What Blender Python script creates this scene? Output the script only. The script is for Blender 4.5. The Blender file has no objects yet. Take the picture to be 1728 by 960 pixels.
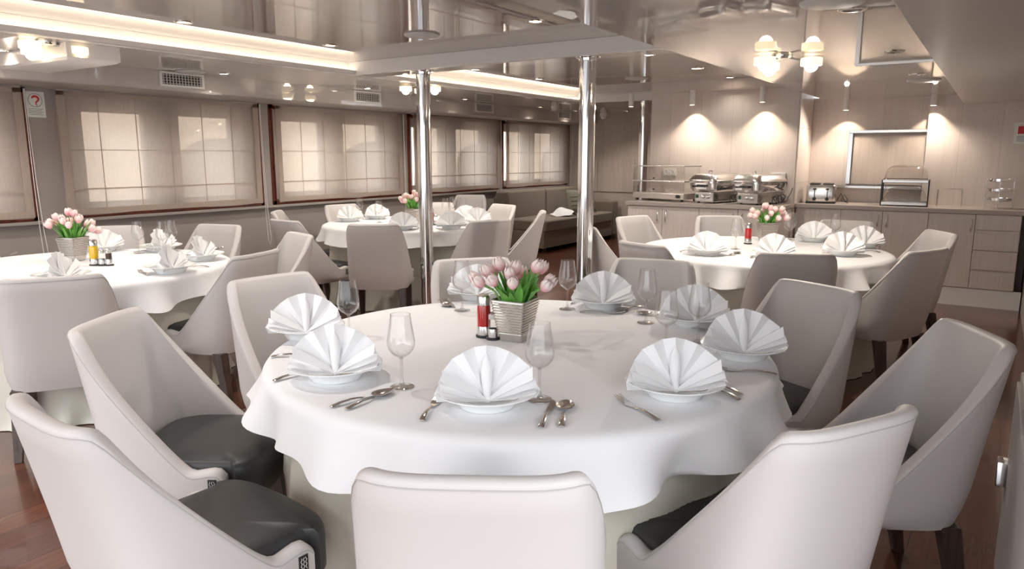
import bpy, bmesh, math, random
from mathutils import Vector, Matrix
random.seed(7)
SC = bpy.context.scene
COL = SC.collection
PI = math.pi
R = math.radians
PLATES_T1 = [(-1.068, 1.487), (-0.685, 1.841), (-0.64, 2.331), (-0.927, 2.679), (-1.374, 2.786), (-1.948, 2.644), (-2.044, 1.722), (-1.582, 1.434)]
PLATES_T2 = [(-4.027, 1.801), (-3.829, 2.284), (-4.132, 2.676), (-4.754, 2.781), (-5.088, 2.559)]
PLATES_T3 = [(-1.558, 4.687), (-1.15, 4.787), (-1.123, 5.865), (-0.804, 5.153), (-0.749, 5.678)]
PLATES_T4 = [(-5.354, 5.12), (-5.321, 5.472), (-4.353, 4.798), (-4.059, 5.121), (-4.421, 5.82), (-4.136, 5.623)]
GLASSES_T1 = [(-0.972, 1.596), (-1.353, 1.471), (-1.889, 1.784), (-1.481, 2.656), (-1.097, 2.603), (-0.825, 2.43), (-0.873, 2.247), (-1.841, 2.387)]
GLASSES_T2 = [(-4.76, 2.629), (-4.66, 2.806), (-4.624, 2.72)]
GLASSES_T3 = [(-1.483, 5.07), (-1.276, 5.717), (-1.299, 5.891), (-0.984, 5.911)]
GLASSES_T4 = [(-5.517, 5.428), (-5.016, 5.189), (-4.727, 5.867), (-4.849, 6.141), (-4.666, 6.081)]
CUTLERY_T1 = [('fork', 0, -1.129, 1.295, -1.193, 1.432), ('knife', 0, -0.86, 1.417, -0.937, 1.614), ('spoon', 0, -0.822, 1.452, -0.926, 1.674), ('knife', 7, -1.392, 1.239, -1.361, 1.434), ('spoon', 7, -1.345, 1.248, -1.35, 1.486), ('fork', 7, -1.699, 1.301, -1.69, 1.369), ('fork', 1, -0.638, 1.621, -0.847, 1.745), ('knife', 1, -0.519, 1.886, -0.583, 1.92), ('spoon', 1, -0.525, 1.929, -0.585, 1.963), ('fork', 2, -0.492, 2.18, -0.667, 2.137), ('knife', 6, -1.918, 1.465, -1.866, 1.516), ('spoon', 6, -1.911, 1.853, -1.84, 1.765), ('fork', 4, -1.408, 2.632, -1.296, 2.679), ('spoon', 4, -1.23, 2.882, -1.269, 2.753), ('knife', 4, -1.518, 2.964, -1.52, 2.689), ('spoon', 3, -1.026, 2.738, -1.142, 2.74), ('fork', 3, -0.919, 2.613, -0.832, 2.593), ('knife', 5, -2.05, 2.543, -1.879, 2.391), ('spoon', 5, -2.061, 2.502, -1.928, 2.403)]
CUTLERY_T2 = [('knife', 1, -3.816, 2.517, -3.967, 2.458), ('fork', 1, -3.833, 2.159, -4.051, 2.214), ('spoon', 2, -4.44, 2.952, -4.499, 3.066), ('knife', 3, -4.901, 2.838, -4.86, 2.673), ('fork', 4, -5.313, 2.02, -5.386, 2.108)]
CUTLERY_T3 = [('fork', 0, -1.752, 4.701, -1.698, 4.888), ('knife', 0, -1.494, 4.592, -1.415, 4.712), ('spoon', 0, -1.418, 4.71, -1.4, 4.899), ('fork', 1, -1.256, 4.651, -1.32, 4.88), ('knife', 3, -0.628, 5.167, -0.752, 5.258), ('spoon', 4, -0.608, 5.425, -0.709, 5.469)]
CUTLERY_T4 = [('knife', 3, -4.035, 4.948, -4.267, 5.114), ('fork', 2, -4.274, 4.789, -4.291, 4.903)]
POTS = [(-1.366, 2.09), (-4.76, 2.166), (-1.416, 5.578), (-4.634, 5.219)]
CRUETS = [(-1.5, 2.073), (-4.461, 2.187), (-1.5, 5.433), (-4.43, 5.283)]
CHAIRS = [('T1', 'front', -0.678, 0.897, 121), ('T1', 'rfront', -0.174, 1.534, 150), ('T1', 'r2', 0.013, 2.571, -151), ('T1', 'r1', -0.559, 3.157, -117), ('T1', 'backR', -1.425, 3.47, -80), ('T1', 'back', -2.237, 2.976, -39), ('T1', 'left3', -2.657, 2.033, -8), ('T1', 'left2', -2.405, 1.176, 32), ('T1', 'leftfront', -1.61, 0.64, 86), ('T2', 'near', -3.41, 1.482, 150), ('T2', 'rnear', -3.329, 2.511, 195), ('T2', 'C', -3.913, 3.31, -107), ('T2', 'wall1', -4.959, 3.405, -74), ('T2', 'wall2', -5.551, 2.869, -36), ('T4', 'A', -5.728, 4.508, 41), ('T4', 'B', -4.886, 3.917, 85), ('T4', 'N1', -4.003, 4.069, 124), ('T4', 'N2', -3.415, 4.84, 156), ('T4', 'R1', -4.425, 6.535, -106), ('T4', 'R2', -3.558, 5.913, -150), ('T4', 'F1', -5.932, 5.534, -11), ('T4', 'F2', -5.896, 7.872, -66), ('T4', 'F3', -5.275, 6.387, -63), ('T3', 'L0', -2.605, 4.909, 45), ('T3', 'L1', -2.656, 5.877, -20), ('T3', 'L2', -1.775, 4.064, 69), ('T3', 'FA', -2.019, 6.34, -56), ('T3', 'FB', -0.988, 6.444, -90), ('T3', 'RA', -0.266, 5.851, -149), ('T3', 'RB', -0.261, 4.686, 155), ('T3', 'NA', -0.862, 4.101, 112)]
# ------------------------------------------------------------------ materials
def mat(name, col, rough=.5, metal=0., ior=1.5, coat=0., spec=.5, bump=0., bscale=200., var=0., vscale=6., sheen=0., trans=0., emit=None, estr=0.):
    m = bpy.data.materials.new(name); m.use_nodes = True
    nt = m.node_tree; b = nt.nodes['Principled BSDF']
    b.inputs['Base Color'].default_value = (*col, 1)
    b.inputs['Roughness'].default_value = rough
    b.inputs['Metallic'].default_value = metal
    b.inputs['IOR'].default_value = ior
    b.inputs['Specular IOR Level'].default_value = spec
    b.inputs['Coat Weight'].default_value = coat
    b.inputs['Coat Roughness'].default_value = .03
    b.inputs['Sheen Weight'].default_value = sheen
    b.inputs['Transmission Weight'].default_value = trans
    if emit:
        b.inputs['Emission Color'].default_value = (*emit, 1); b.inputs['Emission Strength'].default_value = estr
    tc = nt.nodes.new('ShaderNodeTexCoord')
    if bump:
        n = nt.nodes.new('ShaderNodeTexNoise'); n.inputs['Scale'].default_value = bscale; n.inputs['Detail'].default_value = 4
        bp = nt.nodes.new('ShaderNodeBump'); bp.inputs['Strength'].default_value = bump; bp.inputs['Distance'].default_value = .002
        nt.links.new(tc.outputs['Object'], n.inputs['Vector'])
        nt.links.new(n.outputs['Fac'], bp.inputs['Height']); nt.links.new(bp.outputs['Normal'], b.inputs['Normal'])
    if var:
        n = nt.nodes.new('ShaderNodeTexNoise'); n.inputs['Scale'].default_value = vscale; n.inputs['Detail'].default_value = 3
        r = nt.nodes.new('ShaderNodeValToRGB')
        r.color_ramp.elements[0].position = .3; r.color_ramp.elements[1].position = .7
        r.color_ramp.elements[0].color = (*[c*(1-var) for c in col], 1); r.color_ramp.elements[1].color = (*[min(1, c*(1+var)) for c in col], 1)
        nt.links.new(tc.outputs['Object'], n.inputs['Vector']); nt.links.new(n.outputs['Fac'], r.inputs['Fac'])
        nt.links.new(r.outputs['Color'], b.inputs['Base Color'])
    return m

def grain_mat(name, c0, c1, rough, stretch=(18, 18, 1.2), seams=None, ior=1.5, coat=0.):
    """wood: noise stretched along one axis; seams=(axis, pitch, darkness) draws board joints"""
    m = mat(name, c0, rough, ior=ior, coat=coat); nt = m.node_tree; b = nt.nodes['Principled BSDF']
    tc = nt.nodes.new('ShaderNodeTexCoord'); mp = nt.nodes.new('ShaderNodeMapping'); mp.inputs['Scale'].default_value = stretch
    n = nt.nodes.new('ShaderNodeTexNoise'); n.inputs['Scale'].default_value = 2.2; n.inputs['Detail'].default_value = 6; n.inputs['Roughness'].default_value = .62
    r = nt.nodes.new('ShaderNodeValToRGB'); r.color_ramp.elements[0].position = .33; r.color_ramp.elements[1].position = .68
    r.color_ramp.elements[0].color = (*c0, 1); r.color_ramp.elements[1].color = (*c1, 1)
    L = nt.links.new
    L(tc.outputs['Object'], mp.inputs['Vector']); L(mp.outputs['Vector'], n.inputs['Vector']); L(n.outputs['Fac'], r.inputs['Fac'])
    out = r.outputs['Color']
    if seams:
        ax, pitch, dark = seams
        sx = nt.nodes.new('ShaderNodeSeparateXYZ'); L(tc.outputs['Object'], sx.inputs['Vector'])
        d = nt.nodes.new('ShaderNodeMath'); d.operation = 'DIVIDE'; d.inputs[1].default_value = pitch; L(sx.outputs[ax], d.inputs[0])
        f = nt.nodes.new('ShaderNodeMath'); f.operation = 'FRACT'; L(d.outputs[0], f.inputs[0])
        fl = nt.nodes.new('ShaderNodeMath'); fl.operation = 'FLOOR'; L(d.outputs[0], fl.inputs[0])
        wn = nt.nodes.new('ShaderNodeTexWhiteNoise'); wn.noise_dimensions = '1D'; L(fl.outputs[0], wn.inputs['W'])
        mr = nt.nodes.new('ShaderNodeMapRange'); mr.inputs['To Min'].default_value = .93; mr.inputs['To Max'].default_value = 1.05; L(wn.outputs['Value'], mr.inputs['Value'])
        c = nt.nodes.new('ShaderNodeMath'); c.operation = 'GREATER_THAN'; c.inputs[1].default_value = .012; L(f.outputs[0], c.inputs[0])
        q = nt.nodes.new('ShaderNodeMapRange'); q.inputs['To Min'].default_value = dark; L(c.outputs[0], q.inputs['Value'])
        mm = nt.nodes.new('ShaderNodeMath'); mm.operation = 'MULTIPLY'; L(q.outputs[0], mm.inputs[0]); L(mr.outputs[0], mm.inputs[1])
        mx = nt.nodes.new('ShaderNodeMix'); mx.data_type = 'RGBA'; mx.blend_type = 'MULTIPLY'; mx.inputs[0].default_value = 1
        L(out, mx.inputs[6]); L(mm.outputs[0], mx.inputs[7]); out = mx.outputs[2]
    L(out, b.inputs['Base Color'])
    return m

def floor_mat():
    m = mat('parquet', (.1, .04, .025), .2, coat=.25); nt = m.node_tree; b = nt.nodes['Principled BSDF']; L = nt.links.new
    tc = nt.nodes.new('ShaderNodeTexCoord'); mp = nt.nodes.new('ShaderNodeMapping'); mp.inputs['Rotation'].default_value = (0, 0, R(90))
    br = nt.nodes.new('ShaderNodeTexBrick'); br.inputs['Scale'].default_value = 1; br.inputs['Brick Width'].default_value = .9; br.inputs['Row Height'].default_value = .14
    br.inputs['Mortar Size'].default_value = .0015; br.inputs['Mortar'].default_value = (.03, .012, .008, 1)
    br.inputs['Color1'].default_value = (.165, .062, .036, 1); br.inputs['Color2'].default_value = (.115, .045, .028, 1)
    mp2 = nt.nodes.new('ShaderNodeMapping'); mp2.inputs['Scale'].default_value = (22, 1.5, 1)
    n = nt.nodes.new('ShaderNodeTexNoise'); n.inputs['Scale'].default_value = 3; n.inputs['Detail'].default_value = 5
    mr = nt.nodes.new('ShaderNodeMapRange'); mr.inputs['To Min'].default_value = .52; mr.inputs['To Max'].default_value = 1.15
    mx = nt.nodes.new('ShaderNodeMix'); mx.data_type = 'RGBA'; mx.blend_type = 'MULTIPLY'; mx.inputs[0].default_value = 1
    L(tc.outputs['Object'], mp.inputs['Vector']); L(mp.outputs['Vector'], br.inputs['Vector'])
    L(tc.outputs['Object'], mp2.inputs['Vector']); L(mp2.outputs['Vector'], n.inputs['Vector']); L(n.outputs['Fac'], mr.inputs['Value'])
    L(br.outputs['Color'], mx.inputs[6]); L(mr.outputs[0], mx.inputs[7]); L(mx.outputs[2], b.inputs['Base Color'])
    return m

def glass_mat(name='clear_glass', tint=(1, 1, 1), refl=1.0):
    """thin clear glass: fresnel-weighted mirror over a straight-through layer"""
    m = bpy.data.materials.new(name); m.use_nodes = True; nt = m.node_tree; nt.nodes.clear(); L = nt.links.new
    o = nt.nodes.new('ShaderNodeOutputMaterial'); t = nt.nodes.new('ShaderNodeBsdfTransparent'); t.inputs['Color'].default_value = (*tint, 1)
    g = nt.nodes.new('ShaderNodeBsdfGlossy'); g.inputs['Roughness'].default_value = .02
    lw = nt.nodes.new('ShaderNodeLayerWeight'); lw.inputs['Blend'].default_value = .5
    pw = nt.nodes.new('ShaderNodeMath'); pw.operation = 'POWER'; pw.inputs[1].default_value = 3
    ml = nt.nodes.new('ShaderNodeMath'); ml.operation = 'MULTIPLY_ADD'; ml.inputs[1].default_value = .8*refl; ml.inputs[2].default_value = .05*refl; ml.use_clamp = True
    mx = nt.nodes.new('ShaderNodeMixShader')
    L(lw.outputs['Facing'], pw.inputs[0]); L(pw.outputs[0], ml.inputs[0]); L(ml.outputs[0], mx.inputs['Fac']); L(t.outputs[0], mx.inputs[1]); L(g.outputs[0], mx.inputs[2]); L(mx.outputs[0], o.inputs['Surface'])
    return m

def sheer_mat(name, col, trans):
    m = bpy.data.materials.new(name); m.use_nodes = True; nt = m.node_tree; nt.nodes.clear(); L = nt.links.new
    o = nt.nodes.new('ShaderNodeOutputMaterial'); t = nt.nodes.new('ShaderNodeBsdfTransparent'); t.inputs['Color'].default_value = (*[min(1, c*1.25) for c in col], 1)
    d = nt.nodes.new('ShaderNodeBsdfDiffuse'); d.inputs['Color'].default_value = (*col, 1)
    tl = nt.nodes.new('ShaderNodeBsdfTranslucent'); tl.inputs['Color'].default_value = (*col, 1)
    m1 = nt.nodes.new('ShaderNodeMixShader'); m1.inputs['Fac'].default_value = .45
    m2 = nt.nodes.new('ShaderNodeMixShader')
    tc = nt.nodes.new('ShaderNodeTexCoord'); n = nt.nodes.new('ShaderNodeTexNoise'); n.inputs['Scale'].default_value = 9
    mp = nt.nodes.new('ShaderNodeMapping'); mp.inputs['Scale'].default_value = (1, 6, 1)
    mr = nt.nodes.new('ShaderNodeMapRange'); mr.inputs['To Min'].default_value = trans-.08; mr.inputs['To Max'].default_value = trans+.08
    L(tc.outputs['Object'], mp.inputs['Vector']); L(mp.outputs['Vector'], n.inputs['Vector']); L(n.outputs['Fac'], mr.inputs['Value']); L(mr.outputs[0], m2.inputs['Fac'])
    L(d.outputs[0], m1.inputs[1]); L(tl.outputs[0], m1.inputs[2]); L(m1.outputs[0], m2.inputs[1]); L(t.outputs[0], m2.inputs[2]); L(m2.outputs[0], o.inputs['Surface'])
    return m

M = dict(
    floor=floor_mat(),
    ceil=mat('stretch_ceiling_gloss', (.50, .475, .455), .012, ior=2.4, coat=0.0),
    soffit=mat('soffit_gloss', (.58, .55, .53), .015, ior=2.3),
    beam=mat('beam_paint', (.6, .575, .56), .4),
    white=mat('white_lacquer', (.86, .85, .84), .3),
    wallgrey=mat('grey_wall_vinyl', (.37, .335, .312), .5, bump=.1, bscale=90),
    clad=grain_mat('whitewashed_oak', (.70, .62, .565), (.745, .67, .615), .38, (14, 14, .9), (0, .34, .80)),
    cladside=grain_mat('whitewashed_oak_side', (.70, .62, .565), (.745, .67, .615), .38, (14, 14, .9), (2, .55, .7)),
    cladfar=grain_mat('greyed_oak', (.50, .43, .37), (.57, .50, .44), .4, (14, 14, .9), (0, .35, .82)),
    cab=grain_mat('pale_oak_front', (.62, .56, .52), (.69, .635, .60), .42, (20, 20, 1.0)),
    cabgrey=mat('grey_cabinet_paint', (.56, .54, .53), .45),
    worktop=grain_mat('worktop_laminate', (.40, .345, .31), (.46, .405, .37), .28, (3, 16, 16)),
    red=mat('mahogany', (.16, .035, .018), .3, var=.3, vscale=20),
    chrome=mat('chrome', (.86, .86, .87), .06, 1),
    steel=mat('brushed_steel', (.66, .65, .64), .22, 1, bump=.05, bscale=300),
    silver=mat('cutlery_steel', (.72, .69, .66), .12, 1),
    dark=mat('black_plastic', (.02, .02, .021), .4),
    leather=mat('light_grey_leatherette', (.585, .555, .54), .48, bump=.12, bscale=260, spec=.4),
    seam=mat('seam_thread', (.46, .44, .43), .6),
    seat=mat('charcoal_leatherette', (.034, .034, .034), .42, bump=.15, bscale=300),
    leg=grain_mat('wenge', (.03, .017, .012), (.075, .045, .032), .35, (30, 30, 2)),
    cloth=mat('white_tablecloth', (.82, .82, .835), .75, bump=.06, bscale=500, sheen=.2),
    satin=mat('cream_satin', (.66, .63, .54), .34, sheen=.3, bump=.05, bscale=120),
    napkin=mat('white_napkin', (.9, .9, .91), .8, sheen=.2),
    china=mat('white_china', (.88, .9, .9), .12, coat=.3),
    glass=glass_mat(),
    acrylic=glass_mat('clear_acrylic', (.95, .94, .93), 1.7),
    pane=glass_mat('window_pane', (.96, .97, .97), 1.0),
    tulip=None, leaf=mat('tulip_leaf', (.17, .46, .08), .45, var=.3, vscale=14), stem=mat('tulip_stem', (.2, .42, .12), .5),
    pot=mat('silver_glazed_ceramic', (.56, .53, .49), .22, .75),
    vinegar=mat('red_vinegar', (.42, .012, .012), .08, coat=.5), amber=mat('yellow_oil', (.75, .46, .01), .08, coat=.5),
    blind=sheer_mat('sheer_blind_fabric', (.68, .61, .55), .24), hem=sheer_mat('blind_hem_fabric', (.68, .605, .54), .14),
    sofa=mat('taupe_sofa_fabric', (.20, .16, .12), .9, bump=.4, bscale=160, sheen=.3),
    cushion=mat('striped_cushion', (.2, .195, .15), .9), stripe=mat('cushion_stripe', (.07, .07, .06), .9),
    vent=mat('vent_grille', (.62, .60, .57), .4), ventdark=mat('vent_dark', (.03, .028, .025), .6),
    shade=mat('glowing_glass_shade', (.9, .8, .6), .3, emit=(1, .80, .50), estr=.75),
    bulb=mat('lit_bulb', (1, .9, .75), .3, emit=(1, .84, .60), estr=14),
    lamp=mat('lit_downlight', (1, .9, .8), .3, emit=(1, .82, .6), estr=10),
    led=mat('led_strip', (1, .9, .8), .3, emit=(1, .84, .66), estr=3.0),
    sign=mat('sign_card', (.82, .85, .82), .4), signred=mat('sign_red', (.65, .03, .03), .5), signink=mat('sign_ink', (.25, .3, .28), .5),
    facade=mat('quay_facade', (.78, .68, .57), .8, var=.1), facaded=mat('quay_doorway', (.30, .27, .24), .8), awning=mat('red_awning', (.5, .16, .12), .8),
    quay=mat('quay_stone', (.4, .36, .32), .9), green=mat('green_switch', (.01, .12, .05), .4), cable=mat('black_cable', (.012, .012, .012), .5),
    wickerbase=mat('warmer_base', (.60, .56, .52), .25, .6),
    socket=mat('socket_white', (.8, .79, .77), .35), disc=mat('ceiling_disc_paint', (.62, .62, .62), .4), unlit=mat('unlit_lens', (.2, .18, .16), .25),
)
def tulip_mat():
    m = mat('tulip_petal', (.85, .6, .6), .5); nt = m.node_tree; b = nt.nodes['Principled BSDF']; L = nt.links.new
    tc = nt.nodes.new('ShaderNodeTexCoord'); sx = nt.nodes.new('ShaderNodeSeparateXYZ'); r = nt.nodes.new('ShaderNodeValToRGB')
    n = nt.nodes.new('ShaderNodeTexNoise'); n.inputs['Scale'].default_value = 60
    ad = nt.nodes.new('ShaderNodeMath'); ad.operation = 'MULTIPLY_ADD'; ad.inputs[1].default_value = .5
    r.color_ramp.elements[0].position = .15; r.color_ramp.elements[0].color = (.82, .38, .43, 1)
    r.color_ramp.elements[1].position = .75; r.color_ramp.elements[1].color = (.92, .80, .77, 1)
    L(tc.outputs['Generated'], sx.inputs['Vector']); L(tc.outputs['Object'], n.inputs['Vector']); L(n.outputs['Fac'], ad.inputs[0]); L(sx.outputs['Z'], ad.inputs[2])
    sb = nt.nodes.new('ShaderNodeMath'); sb.operation = 'SUBTRACT'; sb.inputs[1].default_value = .25; L(ad.outputs[0], sb.inputs[0])
    L(sb.outputs[0], r.inputs['Fac']); L(r.outputs['Color'], b.inputs['Base Color'])
    return m
M['tulip'] = tulip_mat()

# ------------------------------------------------------------------ helpers
def obj(name, bm, m, parent=None, smooth=True, angle=40, loc=None, recalc=True):
    """link a bmesh as ONE mesh object"""
    if recalc: bmesh.ops.recalc_face_normals(bm, faces=bm.faces)
    me = bpy.data.meshes.new(name); bm.to_mesh(me); bm.free()
    for mm in (m if isinstance(m, (list, tuple)) else [m]): me.materials.append(mm)
    if smooth:
        me.polygons.foreach_set('use_smooth', [True]*len(me.polygons))
        me.set_sharp_from_angle(angle=R(angle))
    o = bpy.data.objects.new(name, me); COL.objects.link(o)
    if parent is not None: o.parent = parent
    if loc is not None: o.location = loc
    return o
def tag(o, label, cat, group=None, kind=None):
    o['label'] = label; o['category'] = cat
    if group: o['group'] = group
    if kind: o['kind'] = kind
    return o
def thing(name, label, cat, loc=(0, 0, 0), rz=0, group=None):
    o = bpy.data.objects.new(name, None); COL.objects.link(o); o.empty_display_size = .1
    o.location = loc; o.rotation_euler = (0, 0, rz)
    return tag(o, label, cat, group)
def struct(name, bm, m, parent=None, **k):
    o = obj(name, bm, m, parent, **k); o['kind'] = 'structure'; return o
def dup(root, loc, rz, label, group=None):
    r = root.copy(); COL.objects.link(r); r.location = loc; r.rotation_euler = (0, 0, rz); r['label'] = label
    if group: r['group'] = group
    for ch in list(root.children):
        c = ch.copy(); COL.objects.link(c); c.parent = r
        for g in list(ch.children):
            d = g.copy(); COL.objects.link(d); d.parent = c
    return r
def NB(): return bmesh.new()
def box(bm, x0, x1, y0, y1, z0, z1, bev=0., mi=0, seg=2, mtx=None):
    t = bmesh.new(); bmesh.ops.create_cube(t, size=1)
    for v in t.verts: v.co = Vector(((x0+x1)/2+v.co.x*(x1-x0), (y0+y1)/2+v.co.y*(y1-y0), (z0+z1)/2+v.co.z*(z1-z0)))
    if bev: bmesh.ops.bevel(t, geom=t.edges[:], offset=bev, segments=seg, affect='EDGES', profile=.7)
    for f in t.faces: f.material_index = mi
    if mtx is not None: bmesh.ops.transform(t, matrix=mtx, verts=t.verts)
    me = bpy.data.meshes.new('t'); t.to_mesh(me); t.free(); bm.from_mesh(me); bpy.data.meshes.remove(me)
    return bm
def lathe(bm, prof, n=24, c=(0, 0, 0), cap0=True, cap1=True, mi=0, close=False):
    rings = []
    for r, z in prof:
        if r < 1e-6: rings.append([bm.verts.new((c[0], c[1], c[2]+z))])
        else: rings.append([bm.verts.new((c[0]+r*math.cos(2*PI*i/n), c[1]+r*math.sin(2*PI*i/n), c[2]+z)) for i in range(n)])
    prs = list(zip(rings, rings[1:]))
    if close: prs.append((rings[-1], rings[0]))
    for a, b in prs:
        for i in range(n):
            j = (i+1) % n
            if len(a) == 1 and len(b) == 1: continue
            if len(a) == 1: f = bm.faces.new((a[0], b[j], b[i]))
            elif len(b) == 1: f = bm.faces.new((a[i], a[j], b[0]))
            else: f = bm.faces.new((a[i], a[j], b[j], b[i]))
            f.material_index = mi
    if not close:
        if cap0 and len(rings[0]) > 1: bm.faces.new(rings[0][::-1]).material_index = mi
        if cap1 and len(rings[-1]) > 1: bm.faces.new(rings[-1]).material_index = mi
    return bm
def tube(bm, pts, r, n=8, closed=False, mi=0):
    """round bar along a polyline; r may be a list"""
    pts = [Vector(p) for p in pts]; N = len(pts); rr = r if isinstance(r, (list, tuple)) else [r]*N
    rings = []; ref = None
    for i, p in enumerate(pts):
        if closed: t = (pts[(i+1) % N]-pts[i-1])
        else: t = pts[min(i+1, N-1)]-pts[max(i-1, 0)]
        t.normalize()
        if ref is None: ref = Vector((0, 0, 1)) if abs(t.z) < .9 else Vector((1, 0, 0))
        u = t.cross(ref)
        if u.length < 1e-4: u = t.cross(Vector((0, 1, .3)))
        u.normalize(); w = u.cross(t).normalized(); ref = w
        rings.append([bm.verts.new(p+rr[i]*(math.cos(2*PI*k/n)*u+math.sin(2*PI*k/n)*w)) for k in range(n)])
    prs = list(zip(rings, rings[1:]))
    if closed: prs.append((rings[-1], rings[0]))
    for a, b in prs:
        for k in range(n):
            bm.faces.new((a[k], a[(k+1) % n], b[(k+1) % n], b[k])).material_index = mi
    if not closed:
        bm.faces.new(rings[0][::-1]).material_index = mi; bm.faces.new(rings[-1]).material_index = mi
    return bm
def loft(bm, loops, closed=True, cap0=True, cap1=True, mi=0):
    L = [[bm.verts.new(p) for p in lp] for lp in loops]
    for a, b in zip(L, L[1:]):
        n = len(a)
        for i in range(n if closed else n-1):
            bm.faces.new((a[i], a[(i+1) % n], b[(i+1) % n], b[i])).material_index = mi
    if cap0: bm.faces.new(L[0][::-1]).material_index = mi
    if cap1: bm.faces.new(L[-1]).material_index = mi
    return bm
def rrect(w, d, r, z, n=5, cx=0, cy=0):
    """rounded rectangle loop"""
    pts = []
    for (sx, sy, a0) in ((1, 1, 0), (-1, 1, 90), (-1, -1, 180), (1, -1, 270)):
        for k in range(n+1):
            a = R(a0+90*k/n); pts.append((cx+sx*(w/2-r)+r*math.cos(a), cy+sy*(d/2-r)+r*math.sin(a), z))
    return pts
def sstep(a, b, x):
    t = max(0, min(1, (x-a)/(b-a))); return t*t*(3-2*t)
def light(name, kind, loc, energy, col=(1, .84, .66), size=.05, rot=(0, 0, 0), spot=None, blend=.5):
    l = bpy.data.lights.new(name, kind); l.energy = energy; l.color = col
    if kind == 'AREA': l.size = size
    else: l.shadow_soft_size = size
    if spot: l.spot_size = R(spot); l.spot_blend = blend
    o = bpy.data.objects.new(name, l); COL.objects.link(o); o.location = loc; o.rotation_euler = rot
    return o

# ------------------------------------------------------------------ the room
ZL, ZR, ZH, ZB = 2.06, 1.954, 2.161, 1.867       # left soffit, right soffit, recess tops, right beam
XB, XW = -5.74, -6.30                            # bulkhead face, window wall
Y0 = -1.3
bm = NB(); box(bm, -6.7, .6, -3.0, 11.6, -.08, 0); struct('floor', bm, M['floor'], smooth=False)
bm = NB()
box(bm, -6.3, -4.70, Y0, 11.3, ZL, ZL+.3); box(bm, -4.72, -1.62, 4.58, 4.83, ZL, ZL+.3)
box(bm, -4.72, -3.27, 8.66, 11.3, ZL, ZL+.3)
struct('ceiling', bm, M['soffit'], smooth=False)
bm = NB(); box(bm, -4.72, -1.58, Y0, 8.9, ZH, ZH+.2); struct('ceiling', bm, M['ceil'], smooth=False)
bm = NB(); box(bm, -1.59, .5, Y0, 8.4, ZR, ZR+.3); struct('ceiling', bm, M['soffit'], smooth=False)
bm = NB(); box(bm, -.335, .5, Y0, 8.4, ZB, ZB+.12, .004); struct('trim_1', bm, M['beam'], smooth=False)
# white faces of the recess ends and the lips hiding the strip lights
bm = NB()
box(bm, -4.71, -1.60, 4.555, 4.585, ZL-.004, ZH-.001); box(bm, -4.71, -1.60, 4.545, 4.60, ZL-.006, ZL+.012, .002)
box(bm, -4.71, -3.27, 8.63, 8.665, ZL-.004, ZH-.001); box(bm, -4.71, -3.27, 8.62, 8.67, ZL-.006, ZL+.012, .002)
box(bm, -4.71, -4.695, Y0, 8.64, ZL-.002, ZH-.001)
box(bm, -4.70, -4.615, Y0, 4.56, ZL-.006, ZL+.006); box(bm, -4.625, -4.610, Y0, 4.56, ZL-.006, ZL+.026)
box(bm, -4.70, -4.615, 4.82, 8.64, ZL-.006, ZL+.006); box(bm, -4.625, -4.610, 4.82, 8.64, ZL-.006, ZL+.026)
struct('trim_2', bm, M['white'], smooth=False)
for y0, y1, lb in ((Y0, 4.54, 'warm strip light along the left edge of the near ceiling recess'), (4.85, 8.61, 'warm strip light along the left edge of the far ceiling recess')):
    bm = NB(); box(bm, -4.675, -4.650, y0, y1, ZL+.008, ZL+.020, .002); tag(obj('strip_light', bm, M['led'], smooth=False), lb, 'light')
# left wall: bulkhead above, piers and sills round five windows
bm = NB(); box(bm, -6.6, XB, Y0, 11.25, 1.905, ZL+.02); struct('trim_3', bm, M['soffit'], smooth=False)
bm = NB(); box(bm, -6.32, XB-.004, Y0, 11.25, 1.898, 1.9055); struct('trim_4', bm, M['wallgrey'], smooth=False)
WIN = [(.80, 2.70), (2.94, 4.84), (4.95, 6.95), (7.07, 9.10), (9.19, 11.2)]
bm = NB(); box(bm, -6.5, XW, Y0, 11.3, 0, .868); box(bm, -6.5, XW, Y0, 11.3, 1.895, 1.95)
ed = [Y0]+[v for w in WIN for v in w]+[11.3]
for i in range(0, len(ed), 2): box(bm, -6.5, XW, ed[i], ed[i+1], .868, 1.895)
struct('wall_left', bm, M['wallgrey'], smooth=False)
bm = NB(); box(bm, -6.305, -6.24, Y0, 11.2, .845, .868, .003); struct('trim_5', bm, M['wallgrey'], smooth=False)
for i, (a, b) in enumerate(WIN):
    bm = NB(); t = .045
    for (p, q, s, u) in ((a, b, .868, .868+t), (a, b, 1.895-t, 1.895), (a, a+t, .868, 1.895), (b-t, b, .868, 1.895)): box(bm, -6.49, XW+.012, p, q, s, u, .004)
    w = struct('window_%d' % (i+1), bm, M['red'], smooth=False)
    bm = NB(); mid = (a+b)/2
    for (p, q, s, u) in ((a+t, a+.22, .915, 1.85), (mid-.20, mid+.14, .915, 1.85), (b-.26, b-t, .915, 1.85), (a+.2, b-.2, 1.74, 1.85), (a+.2, b-.2, .915, .99)): box(bm, -6.49, -6.42, p, q, s, u, .004)
    f = obj('window_frame', bm, M['beam'], w, smooth=False)
    bm = NB(); box(bm, -6.46, -6.452, a+.05, b-.05, .92, 1.85); obj('window_pane', bm, M['pane'], w, smooth=False)
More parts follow.
